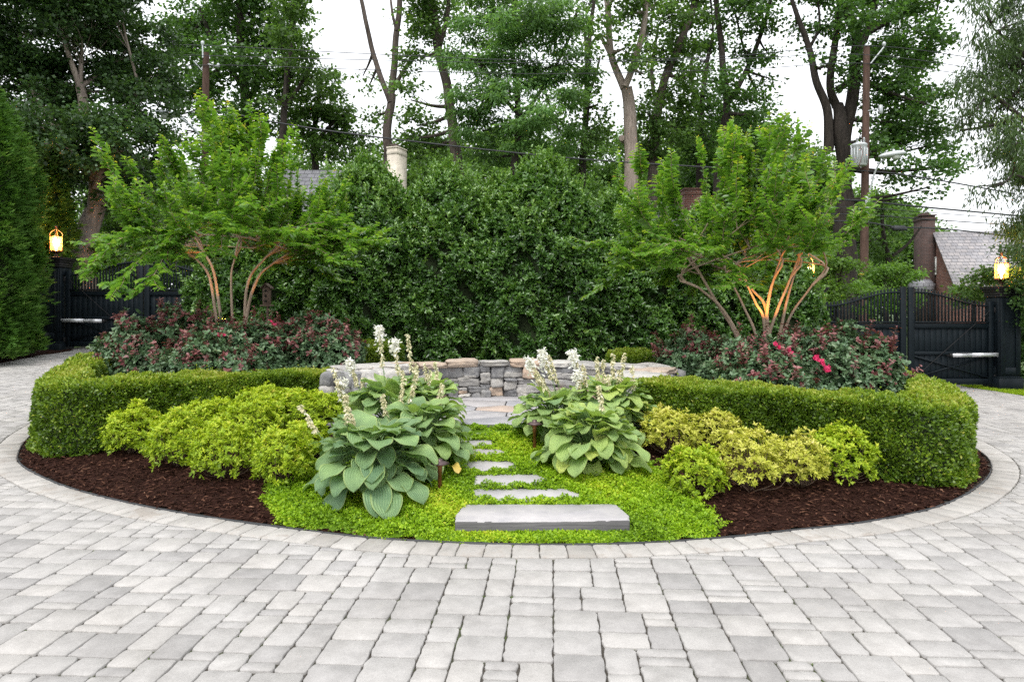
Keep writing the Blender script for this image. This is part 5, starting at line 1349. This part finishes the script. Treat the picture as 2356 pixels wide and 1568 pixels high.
# ------------------------------------------------------------------ trees
M['bark'] = bark_mat('grey_brown_bark', (.045, .036, .030), (.13, .105, .09)); M['bark_dark'] = bark_mat('dark_bark', (.018, .015, .013), (.055, .045, .038)); M['bark_pale'] = bark_mat('pale_bark', (.15, .12, .10), (.34, .28, .24))
def grn(name, a, trans=.3, rough=.5): return leaf_mat(name, [(0, tuple(v * .55 for v in a)), (.5, a), (.85, tuple(min(v * 1.75, .5) for v in a)), (1, (a[0] * 2.6, a[1] * 2.0, a[2] * 2))], rough, min(trans + .16, .5), .4, (1.3, 1.35, .6))
M['lf_dark'] = grn('dark_linden_leaf', (.052, .102, .036), .22, .36); M['lf_mid'] = grn('maple_leaf', (.095, .175, .046)); M['lf_soft'] = grn('locust_leaf', (.13, .24, .085), .35); M['lf_deep'] = grn('deep_maple_leaf', (.070, .145, .038)); M['lf_willow'] = grn('willow_oak_leaf', (.06, .105, .036), .28, .4)
M['lf_bright'] = grn('bright_leaf', (.11, .21, .04), .35)
def tree(name, label, Y, limbs, blobs, lf, bark, group, seed, leaf=(.13, .09), lai=2.6, clus=.42, base_z=None, flat=.5, droop=0.0, twigs=True):
    r = np.random.default_rng(seed); s = Y / F
    b0 = P3(*limbs[0][0][0], Y); gz = float(g(b0[0], Y)) - .1 if base_z is None else base_z
    root = thing(name, (b0[0], Y, gz), label, 'tree', group)
    mb = MB(); nodes = []
    for li, (pts, r0, r1) in enumerate(limbs):
        P = [P3(p[0], p[1], Y + (p[2] if len(p) > 2 else r.normal(0, .12))) for p in pts]
        if li == 0: P = [np.array([P[0][0] + (P[0][0] - P[1][0]) * .2, Y, gz - .2])] + P
        n = 10 + 3 * len(P); C = smooth_path(P, n); C = C + np.array([mnoise.noise_vector(Vector(q * .8 + 7.0 * li)) for q in C]) * r1 * s * .8
        R = np.linspace(r0 * s * (1.25 if li == 0 else 1), r1 * s, n); mb.tube(C, R, 10); nodes.append((C, R))
    NP = np.concatenate([c[len(c) // 3:] for c, _ in nodes]); NR = np.concatenate([q[len(q) // 3:] for _, q in nodes])
    mbl = MB()
    for bl in blobs:
        px, py, rx, ry = bl[:4]; dens = bl[4] if len(bl) > 4 else 1.0; dY = bl[5] if len(bl) > 5 else r.normal(0, .8)
        c = P3(px, py, Y + dY); RX, RZ = rx * s, ry * s; RY = min((RX + RZ) / 2, 2.6)
        k = ((NP - c) ** 2).sum(1).argmin(); a = NP[k]; rr = min(NR[k] * .7, .10)
        B = smooth_path([a, a * .55 + c * .45 + np.array([0, 0, -.12 * np.linalg.norm(c - a) * .3]), c], 10); mb.tube(B, np.linspace(rr, .025, 10), 6)
        nc = max(4, int(math.pi * RX * RZ / (math.pi * clus ** 2) * 3.0)); v = rdir(r, nc, 0); rad = r.uniform(.25, 1.0, nc) ** .55
        CC = c + v * rad[:, None] * np.array([RX, RY, RZ])
        if twigs:
            for q in CC[:: 2 if nc < 60 else 4]:
                a = B[r.integers(4, 10)]; mb.tube(smooth_path([a, (a + q) / 2 + r.normal(0, .08, 3), q], 5), np.linspace(.018, .006, 5), 4, cap=False)
        nl = int(math.pi * RX * RZ * lai * 1.75 * dens / (leaf[0] * leaf[1] * .5)); i = r.integers(0, nc, nl)
        off = r.normal(0, 1, (nl, 3)) * np.array([clus * .55, clus * .55, clus * .55 * flat]); off[:, 2] -= droop * np.abs(off[:, 0])
        P = CC[i] + off
        D = unit(off * np.array([1, 1, .3]) + r.normal(0, .18, (nl, 3)) + np.array([0, 0, -.10 - droop])); N = unit(np.array([0, 0, 1.0]) + r.normal(0, .55, (nl, 3)))
        ct = r.normal(0, .13, nc)
        tint = np.clip(.45 + ct[i] + r.normal(0, .13, nl), 0, 1); sc = r.uniform(.7, 1.3, nl)
        leaves(mbl, P, D, N, leaf[0] * sc, leaf[1] * sc, tint)
    mb.build('trunk', M[bark], root, smooth=True)
    if mbl.n: mbl.build('crown', M[lf], root)
    return root
GT = 'trees beyond the street'
# big dark tree over the left gate
tree('linden_tree', 'dark-leaved spreading tree with a thick pale leaning trunk behind the left gate', 18.5, [([(190, 620), (202, 530), (220, 450), (205, 330), (180, 200)], 27, 10), ([(222, 440), (260, 330), (320, 200)], 12, 5), ([(205, 400), (120, 280), (60, 180)], 11, 5)],
     [(60, 60, 120, 100), (190, 60, 130, 110), (300, 110, 100, 100), (60, 200, 120, 95), (190, 210, 130, 100), (320, 250, 80, 80), (250, 330, 130, 80), (110, 330, 110, 80, .8), (345, 190, 50, 60), (220, 400, 90, 50, .6), (300, 400, 70, 60, .7), (-60, 120, 110, 110), (100, -60, 160, 70), (260, -40, 130, 70), (20, 300, 90, 60), (250, 455, 60, 35, .5)],
     'lf_dark', 'bark_pale', GT, 401, (.105, .085), 3.2, .36)
tree('maple_tree', 'thin dark trunk standing left of the pale leaning trunk', 21, [([(150, 560), (152, 430), (158, 330), (165, 200)], 11, 7)], [(120, 470, 70, 30, .3)], 'lf_dark', 'bark_dark', GT, 402, (.105, .085))
# mass behind the left pole
tree('maple_tree', 'tall dark tree right behind the top of the left utility pole', 30, [([(560, 420), (565, 250), (555, 100), (550, -40)], 13, 7), ([(565, 240), (610, 150), (650, 40)], 8, 4), ([(560, 200), (500, 120), (460, 20)], 7, 4)],
     [(470, 40, 90, 80), (580, 30, 100, 80), (640, 90, 60, 70), (500, 150, 90, 70), (590, 170, 80, 60), (430, 200, 60, 60), (520, 250, 80, 60, .8), (610, 260, 70, 55, .8), (430, 300, 60, 55, .6), (560, -60, 140, 70), (420, 90, 60, 70)], 'lf_deep', 'bark_dark', GT, 403, (.17, .13), 2.3, .5)
tree('maple_tree', 'slender leafy tree whose edge stands against the white sky, right of the left pole', 28, [([(640, 420), (650, 300), (660, 180), (675, 60), (670, -30)], 8, 4), ([(655, 250), (700, 180), (720, 130)], 5, 2)],
     [(665, 40, 45, 40, .8), (690, 20, 30, 18, .6), (650, 110, 40, 40, .8), (700, 110, 40, 35, .8), (670, 180, 55, 40, .9), (715, 175, 32, 28, .8), (640, 230, 45, 40, .8), (665, -30, 55, 40)], 'lf_mid', 'bark_dark', GT, 404, (.16, .12), 2.2, .38)
tree('maple_tree', 'rounded green tree above the ridge of the grey slate roof', 31, [([(725, 420), (722, 340), (728, 260), (740, 200)], 8, 4), ([(724, 330), (770, 280), (800, 260)], 5, 2)],
     [(735, 200, 55, 40), (700, 250, 50, 45), (765, 245, 55, 45), (800, 290, 45, 42), (740, 300, 60, 45), (690, 310, 45, 40, .7), (790, 345, 55, 35, .8), (735, 350, 50, 28, .6), (830, 330, 35, 30, .7), (858, 280, 25, 22, .5)], 'lf_mid', 'bark_dark', GT, 405, (.17, .13), 2.6, .42)
tree('bare_tree', 'nearly leafless Y-forked trunk behind the cream chimney', 29, [([(892, 420), (893, 330), (899, 215)], 10.5, 9), ([(897, 235), (880, 185), (858, 120), (842, 55), (828, -15)], 7, 4.5), ([(899, 225), (905, 150), (912, 60), (922, -15)], 8.5, 6), ([(912, 70), (903, 30), (897, -10)], 3.5, 2.5), ([(902, 215), (925, 170), (948, 140), (958, 128)], 5.5, 2.5), ([(922, 172), (945, 130)], 3, 1.5)],
     [(850, 195, 34, 22, .35), (835, 175, 20, 12, .3), (905, 45, 12, 12, .2), (870, 265, 28, 22, .35)], 'lf_mid', 'bark', GT, 406, (.17, .13), 2, .35, twigs=True)
# pale green middle
tree('locust_tree', 'tall grey trunk rising left of the soft pale green middle tree', 27.5, [([(1052, 420), (1046, 320), (1032, 220), (1010, 110), (988, -20)], 12, 9), ([(1012, 110), (1030, 40), (1035, -20)], 6, 4)],
     [(965, 60, 50, 60, .9), (955, 130, 38, 45, .8), (1020, 40, 55, 60, .7), (945, 230, 40, 40, .6), (960, 290, 50, 45, .7), (930, 320, 45, 40, .6), (990, 340, 60, 40, .7), (985, -30, 90, 50)], 'lf_mid', 'bark', GT, 407, (.16, .12), 2.2, .42)
tree('locust_tree', 'soft pale green feathery tree in the middle of the background', 25.5, [([(1180, 430), (1190, 330), (1192, 220), (1180, 100), (1185, -20)], 8, 5), ([(1190, 290), (1250, 200), (1300, 110), (1330, 20)], 5, 3), ([(1190, 260), (1130, 190), (1100, 120)], 5, 3)],
     [(1110, 50, 75, 60), (1200, 30, 85, 60), (1280, 60, 60, 60), (1090, 140, 75, 50), (1180, 130, 80, 50), (1270, 150, 75, 50), (1080, 230, 60, 45, .9), (1160, 220, 75, 45), (1260, 240, 75, 45), (1110, 300, 70, 40, .8), (1210, 300, 80, 45, .9), (1290, 310, 55, 40, .7), (1130, 360, 70, 35, .7), (1230, 360, 60, 30, .6), (1190, -50, 150, 60), (1330, 170, 35, 45, .7)], 'lf_soft', 'bark_dark', GT, 408, (.19, .07), 2.7, .5, flat=.35, droop=.15)
tree('maple_tree', 'dark thin trunk with a V fork just above the hollies', 29, [([(1230, 430), (1228, 370)], 6, 5), ([(1228, 375), (1215, 320), (1200, 285)], 4, 2.5), ([(1229, 372), (1240, 320), (1252, 280)], 4.5, 3)], [(1200, 300, 35, 28, .4), (1260, 300, 30, 25, .4)], 'lf_deep', 'bark_dark', GT, 409, (.17, .13), 2)
tree('maple_tree', 'dark slim straight trunk with thin forking tops, left of the pale scarred trunk', 28, [([(1338, 430), (1342, 330), (1350, 230), (1352, 140), (1358, 70), (1368, -10)], 8, 4), ([(1351, 160), (1346, 90), (1342, 30)], 4, 2), ([(1345, 250), (1372, 170), (1380, 130)], 4, 2)],
     [(1335, 60, 30, 45, .55), (1360, 140, 32, 40, .6), (1320, 230, 30, 35, .6), (1375, 240, 30, 40, .6), (1350, 300, 40, 35, .8), (1385, 320, 35, 35, .8), (1330, 360, 40, 35, .8), (1355, 10, 35, 40, .5)], 'lf_mid', 'bark_dark', GT, 410, (.16, .12), 2.2, .4)
tree('sycamore_tree', 'thick pale scarred trunk with a sawn branch stub, forking high up', 25, [([(1452, 425), (1449, 320), (1444, 250), (1436, 200)], 14, 13), ([(1436, 205), (1418, 165), (1405, 120), (1401, 40), (1395, -20)], 9, 6), ([(1438, 200), (1452, 170), (1468, 122), (1481, 55), (1492, -20)], 8.5, 6), ([(1404, 128), (1390, 100), (1379, 78)], 5, 3.5), ([(1447, 325), (1434, 322), (1432, 318)], 8, 7)],
     [(1395, 50, 40, 50, .5), (1440, 30, 45, 45, .7), (1440, 110, 35, 40, .6), (1490, 90, 40, 45, .7), (1500, 20, 40, 40, .7), (1425, -30, 90, 40), (1480, 170, 35, 40, .6)], 'lf_mid', 'bark_pale', GT, 411, (.15, .115), 2.1, .4)
tree('maple_tree', 'grey trunk leaning right, just right of the pale scarred trunk', 28, [([(1500, 430), (1508, 300), (1522, 210), (1555, 120), (1588, 35), (1605, -20)], 10, 7), ([(1512, 260), (1500, 160), (1515, 60)], 5, 3)],
     [(1530, 120, 45, 50, .9), (1580, 90, 45, 45, .8), (1540, 40, 50, 45, .8), (1490, 260, 50, 50, .9), (1540, 240, 50, 45, .9), (1520, 330, 60, 45), (1580, 180, 40, 40, .8), (1570, 300, 50, 40, .8), (1600, 20, 45, 40, .7), (1480, 350, 45, 35, .8), (1570, -40, 90, 40)], 'lf_mid', 'bark', GT, 412, (.16, .12), 2.4, .42)
tree('maple_tree', 'leafy tree behind the right crape myrtle top, left of the forked dark trunk', 32, [([(1610, 430), (1612, 330), (1618, 200), (1640, 80)], 8, 4), ([(1614, 280), (1590, 180), (1600, 90)], 5, 3)],
     [(1610, 140, 40, 50, .7), (1640, 70, 40, 50, .8), (1610, 230, 50, 50, .9), (1590, 320, 60, 50), (1650, 330, 55, 50, .9), (1640, 260, 45, 40, .8), (1620, 390, 80, 35, .8), (1635, -20, 60, 50, .9)], 'lf_deep', 'bark_dark', GT, 413, (.17, .13), 2.4, .45)
tree('maple_tree', 'dark forked trunk with dark leaves bordering the bright gap of sky on its right', 27, [([(1652, 430), (1658, 370), (1665, 300), (1672, 230), (1661, 125), (1652, 40), (1645, -20)], 10, 5), ([(1672, 235), (1690, 215), (1722, 150), (1752, 78), (1775, -10)], 7, 4), ([(1722, 150), (1705, 90), (1690, 20)], 3, 2)],
     [(1700, 40, 40, 45, .8), (1750, 60, 40, 45, .8), (1720, 120, 38, 35, .7), (1765, 120, 28, 28, .6), (1700, 200, 45, 40, .8), (1745, 215, 40, 35, .7), (1770, 180, 22, 22, .5), (1690, 280, 50, 45), (1740, 290, 45, 40, .9), (1765, 260, 25, 28, .5), (1720, 350, 60, 40), (1660, 170, 30, 40, .6), (1730, -30, 80, 45)], 'lf_deep', 'bark_dark', GT, 414, (.15, .115), 2.4, .38)
tree('sycamore_tree', 'huge many-limbed dark tree behind the transformer pole', 25.5, [([(1945, 560), (1942, 430), (1936, 300), (1926, 240)], 20, 12), ([(1905, 350), (1905, 260), (1880, 190), (1860, 110), (1836, 35), (1815, -20)], 11, 4), ([(1926, 245), (1908, 190), (1925, 80), (1938, -20)], 10, 6), ([(1945, 330), (1962, 215), (1973, 110), (1950, 40), (1935, -20)], 14, 11), ([(1926, 205), (1955, 185), (1965, 170)], 8, 6), ([(1972, 115), (2000, 65), (2015, -20)], 9, 6), ([(1998, 75), (2040, 50), (2100, 15), (2160, 0)], 7, 3), ([(1905, 345), (1908, 300), (1905, 270)], 11, 10), ([(1862, 110), (1885, 60), (1880, -10)], 4, 2)],
     [(1830, 60, 40, 40, .3), (1870, 90, 40, 45, .3), (1930, 60, 50, 50, .5), (1990, 40, 60, 50, .7), (2060, 60, 70, 50), (2130, 90, 65, 55), (2050, 130, 65, 45), (2120, 170, 65, 50), (2040, 200, 60, 50), (2100, 240, 65, 50), (2160, 250, 45, 50, .8), (2050, 280, 55, 45), (2110, 320, 60, 45, .9), (2160, 330, 40, 40, .7), (2140, 390, 50, 35, .7), (2190, 380, 28, 30, .5), (2030, 360, 45, 40, .7), (2080, 400, 45, 35, .6), (1960, 150, 40, 50, .5), (1905, 150, 35, 35, .3), (1950, -40, 150, 50), (2100, -30, 120, 50), (2000, 310, 30, 50, .6), (2085, 455, 30, 18, .4), (2140, 430, 32, 18, .5)], 'lf_deep', 'bark_dark', GT, 415, (.15, .115), 2.5, .42)
tree('maple_tree', 'airy tree between the transformer pole and the brick gable, sky showing through', 30, [([(2040, 680), (2042, 600), (2030, 520), (2030, 450)], 6, 3), ([(2040, 600), (2090, 560), (2120, 520)], 4, 2)],
     [(2020, 470, 36, 30, .8), (2048, 525, 36, 30, .7), (2020, 565, 32, 32, .8), (2050, 610, 32, 30, .7), (1960, 480, 40, 50, .8), (1950, 560, 50, 50, .8)], 'lf_mid', 'bark_dark', GT, 416, (.16, .12), 2.1, .36)
# shrubs just beyond the gates
def shrubtree(label, Y, blobs, lf, seed, base, leaf=(.09, .06), lai=3.0): tree('garden_shrub', label, Y, [([base, (base[0] + 3, base[1] - 40)], 5, 3)], blobs, lf, 'bark_dark', 'shrubs beyond the gates', seed, leaf, lai, .26)
shrubtree('light green shrub behind the gate pillar that the right crape myrtle hides', 17.0, [(1930, 640, 50, 50), (1890, 600, 50, 50, .8), (1960, 680, 60, 40), (1905, 690, 50, 35)], 'lf_bright', 421, (1925, 715))
shrubtree('light green shrub between the transformer pole and the tall brick chimney', 20.0, [(2040, 640, 50, 35), (2080, 625, 32, 30, .8), (2050, 690, 60, 30)], 'lf_bright', 422, (2060, 725))
shrubtree('leafy shrub below the pale slate roof, beside the far lantern', 17.5, [(2240, 655, 35, 25), (2268, 628, 28, 24, .9), (2225, 685, 45, 25), (2290, 670, 35, 32)], 'lf_mid', 423, (2240, 720))
shrubtree('dark layered shrub behind the left gate, right of the pale trunk', 19.5, [(270, 500, 60, 30, .9), (300, 545, 80, 30), (270, 590, 70, 35), (350, 560, 70, 40), (400, 600, 70, 40), (440, 540, 60, 50), (330, 500, 50, 40), (480, 500, 60, 50)], 'lf_mid', 424, (320, 690), (.10, .045))
shrubtree('dark evergreen shrub behind the lantern pillar by the grass strip', 15.4, [(2350, 600, 40, 50), (2370, 680, 45, 60), (2365, 770, 42, 60), (2372, 840, 42, 50), (2400, 730, 50, 80), (2400, 560, 60, 50)], 'lf_deep', 425, (2372, 880), (.075, .045), 4.0)
# willow oak hanging in from the right
tree('willow_oak', 'narrow-leaved tree hanging in over the brick house at the photo edge', 13.0, [([(2470, 700), (2460, 400), (2440, 150), (2420, -60)], 22, 10), ([(2455, 380), (2380, 300), (2300, 230), (2240, 200)], 8, 2.5), ([(2445, 230), (2360, 130), (2290, 70)], 8, 2.5), ([(2460, 450), (2390, 420), (2330, 400)], 6, 2)],
     [(2320, 60, 60, 60), (2270, 30, 40, 50, .7), (2340, 150, 60, 55), (2270, 170, 50, 45, .8), (2230, 210, 40, 35, .6), (2300, 250, 60, 50), (2230, 270, 45, 30, .6), (2340, 330, 55, 50), (2280, 340, 45, 40, .8), (2330, 420, 50, 45), (2285, 430, 30, 30, .5), (2350, 510, 36, 36, .8), (2350, -40, 90, 60), (2400, 200, 70, 200), (2400, 450, 60, 120), (2362, 570, 20, 30), (2210, 300, 30, 20, .4)],
     'lf_willow', 'bark_dark', 'trees inside the garden', 431, (.105, .024), 1.6, .26, flat=.8, droop=.35)
# arborvitae at the left edge
def arborvitae(px, pyt, Y, wpx, label, seed, zb):
    r = np.random.default_rng(seed); x = (px - CX) * Y / F; H = EYE - (pyt - HOR) * Y / F - zb; R = wpx / 2 * Y / F
    root = thing('arborvitae', (x, Y, zb), label, 'evergreen tree', 'arborvitae screen beside the left gate')
    n = 15000; q = r.beta(1.0, 1.05, n); th = np.where(r.random(n) < .75, r.uniform(math.pi * .95, math.pi * 2.15, n), r.uniform(0, TAU, n))
    rr = R * np.clip(1 - q ** 5, .03, 1) ** .7 * (1 + .13 * np.sin(th * 5 + q * 17 + seed) + .09 * np.sin(th * 13 - q * 31) + .05 * np.sin(th * 27 + q * 60)) * (1 - np.abs(r.normal(0, .13, n)) - .16 * np.clip(np.sin(th * 11 + q * 37) * np.sin(q * 29 - th * 4), 0, 1))
    P = np.c_[x + rr * np.cos(th), Y + rr * np.sin(th), zb + .12 + q * (H - .12)]
    O = np.c_[np.cos(th), np.sin(th), np.full(n, .15)]
    mb = MB(); tb = np.clip(.45 + .14 * np.sin(P[:, 2] * 5 + P[:, 0] * 4) + r.normal(0, .13, n), 0, 1)
    fan = unit(np.cross(O, [0, 0, 1]) + r.normal(0, .5, (n, 3)))        # plane of each flattened spray
    for k in range(7):
        a = (k - 3) * .30; D = unit(O * math.cos(a) + fan * math.sin(a) + np.array([0, 0, .12]) + r.normal(0, .12, (n, 3)))
        leaves(mb, P + O * .02 * r.normal(0, 1, (n, 1)), D, np.cross(O, fan) + r.normal(0, .3, (n, 3)), .15 * (1 - abs(k - 3) * .14) * r.uniform(.8, 1.2, n), .026, np.clip(tb + r.normal(0, .06, n), 0, 1))
    mb.build('foliage', M['arbor'], root)
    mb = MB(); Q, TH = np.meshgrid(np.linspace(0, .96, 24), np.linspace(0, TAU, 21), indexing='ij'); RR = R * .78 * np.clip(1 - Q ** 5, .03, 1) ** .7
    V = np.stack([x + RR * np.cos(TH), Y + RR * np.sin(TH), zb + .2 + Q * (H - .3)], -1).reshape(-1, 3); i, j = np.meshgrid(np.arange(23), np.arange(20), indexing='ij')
    mb.add(V, np.stack([i * 21 + j, i * 21 + j + 1, (i + 1) * 21 + j + 1, (i + 1) * 21 + j], -1).reshape(-1, 4)); mb.build('opaque_core', M['core'], root)  # solid dark hull added to keep light from crossing the foliage
    mb = MB(); mb.tube([(x, Y, zb - .1), (x, Y, zb + H * .7)], [.10, .03], 8); mb.build('trunk', M['bark'], root)
za = lambda x, Y: float(g(x, Y))
for (px, pt, Y, w, sd, lb) in [(-28, 225, 14.4, 205, 441, 'feathery arborvitae touching the left lantern pillar'), (-85, 150, 13.4, 240, 442, 'arborvitae cut by the left border of the photo'), (80, 300, 17.2, 150, 443, 'arborvitae rising behind the left lantern')]:
    arborvitae(px, pt, Y, w, lb, sd, za((px - CX) * Y / F, Y))

# distant woods close the gaps low between the trunks
r = np.random.default_rng(900); mb = MB()
for k in range(150):
    Y = r.uniform(46, 58)
    if k < 50: px = r.uniform(900, 1860); cy = r.uniform(340, 480)
    elif k < 90: px = r.uniform(200, 860); cy = r.uniform(430, 600)
    elif k < 108: px = r.uniform(1860, 2060); cy = r.uniform(480, 620)
    else: px = r.uniform(-150, 2110); cy = r.uniform(620, 720)
    c = P3(px, cy, Y); nc = 26; CC = c + rdir(r, nc) * r.uniform(.3, 1, (nc, 1)) ** .5 * np.array([3.4, 2.4, 2.7]); nl = 3000; i = r.integers(0, nc, nl)
    off = r.normal(0, .46, (nl, 3)) * np.array([1, 1, .6]); leaves(mb, CC[i] + off, unit(off + r.normal(0, .3, (nl, 3))), unit(np.array([0, 0, 1]) + r.normal(0, .6, (nl, 3))), .27, .21, np.clip(.5 + r.normal(0, .12) + r.normal(0, .14, nl), 0, 1))
struct(mb, 'far_woods', M['lf_mid'], 'stuff', 'far-off green woods seen low between the tree trunks', 'woods')

# lawn strip, mulch margins
r = np.random.default_rng(55); mb = MB(); n = 26000; x = r.uniform(9.95, 12.5, n); y = r.uniform(12.6, 15.2, n); k = x > 9.95 + .12 * np.sin(y * 5) * .3 + np.clip(14.0 - y, 0, 5) * .02; x, y = x[k], y[k]; n = len(x)
leaves(mb, np.c_[x, y, g(x, y) - .01], unit(np.array([0, 0, 1]) + r.normal(0, .35, (n, 3))), rdir(r, n), r.uniform(.04, .09, n), .012, np.clip(r.normal(.5, .15, n), 0, 1))
struct(mb, 'grass', M['cover'], 'stuff', 'strip of bright mown grass beside the driveway at the foot of the pillar', 'grass')
for nm, x0, x1, y0, y1, lb in (('mulch_border', -14, -10.15, 11, 16, 'dark mulch strip under the arborvitae along the drive'), ('soil_border', 9.2, 11.5, 14.2, 15.6, 'dark soil at the foot of the gate pillar')):
    struct(sheet(np.linspace(x0, x1, 20), np.linspace(y0, y1, 20), lambda x, y: g(x, y) - .006), nm, M['mulch'], label=lb)

# ------------------------------------------------------------------ lit lamps hidden at the feet of the crape myrtles
def uplight(px, py, Y, tgt, power, ang=70):
    a = P3(px, py, Y); o = lamp('tree_uplight', 'SPOT', a, power, (1, .40, .07), spot_size=math.radians(ang), spot_blend=.6, shadow_soft_size=.03)
    d = Vector(tgt - a); o.rotation_euler = d.to_track_quat('-Z', 'Y').to_euler()
uplight(1762, 752, YR - .42, P3(1774, 655, YR), 40, 75); uplight(515, 740, YL - .5, P3(470, 600, YL), 60, 45); uplight(598, 740, YL - .4, P3(606, 610, YL), 13, 55)

# ------------------------------------------------------------------ sky, light, camera
w = bpy.data.worlds.new('World'); SC.world = w; w.use_nodes = True; t = w.node_tree
bg = next(n for n in t.nodes if n.type == 'BACKGROUND'); sky = t.nodes.new('ShaderNodeTexSky'); sky.sky_type = 'NISHITA'; sky.sun_disc = False
SUN_EL, SUN_AZ = math.radians(58), math.radians(200)
sky.sun_elevation = SUN_EL; sky.sun_rotation = SUN_AZ; sky.dust_density = 6; sky.air_density = 1.0; sky.ozone_density = 1.0
hs = t.nodes.new('ShaderNodeHueSaturation'); hs.inputs['Saturation'].default_value = .22; t.links.new(sky.outputs[0], hs.inputs['Color'])
mx = t.nodes.new('ShaderNodeMix'); mx.data_type = 'RGBA'; mx.inputs[0].default_value = .6; mx.inputs[7].default_value = (12.0, 12.3, 12.8, 1)      # even cloud deck over the clear-sky model
t.links.new(hs.outputs[0], mx.inputs[6]); t.links.new(mx.outputs[2], bg.inputs[0]); bg.inputs[1].default_value = .10
sun = bpy.data.lights.new('sun', 'SUN'); sun.energy = .9; sun.angle = math.radians(25); sun.color = (1, .97, .93)
so = bpy.data.objects.new('sun', sun); COL.objects.link(so)
dirv = Vector((math.sin(SUN_AZ) * math.cos(SUN_EL), math.cos(SUN_AZ) * math.cos(SUN_EL), math.sin(SUN_EL))); so.rotation_euler = dirv.to_track_quat('Z', 'Y').to_euler()
cam = bpy.data.cameras.new('camera'); co_ = bpy.data.objects.new('camera', cam); COL.objects.link(co_); SC.camera = co_
co_.location = (0, 0, EYE); co_.rotation_euler = (math.radians(90), 0, 0)
cam.sensor_width = 36; cam.lens = 36 * F / 2356; cam.shift_y = -(784 - HOR) / 2356; cam.clip_end = 2000; cam.clip_start = .05
SC.view_settings.view_transform = 'Standard'; SC.view_settings.look = 'None'; SC.view_settings.exposure = EXPO; SC.view_settings.gamma = 1
SC.cycles.use_denoising = DENOISE
SC.cycles.max_bounces = 8; SC.cycles.diffuse_bounces = 4; SC.cycles.transmission_bounces = 4; SC.cycles.transparent_max_bounces = 8; SC.cycles.glossy_bounces = 2
SC.cycles.sample_clamp_indirect = 4.0
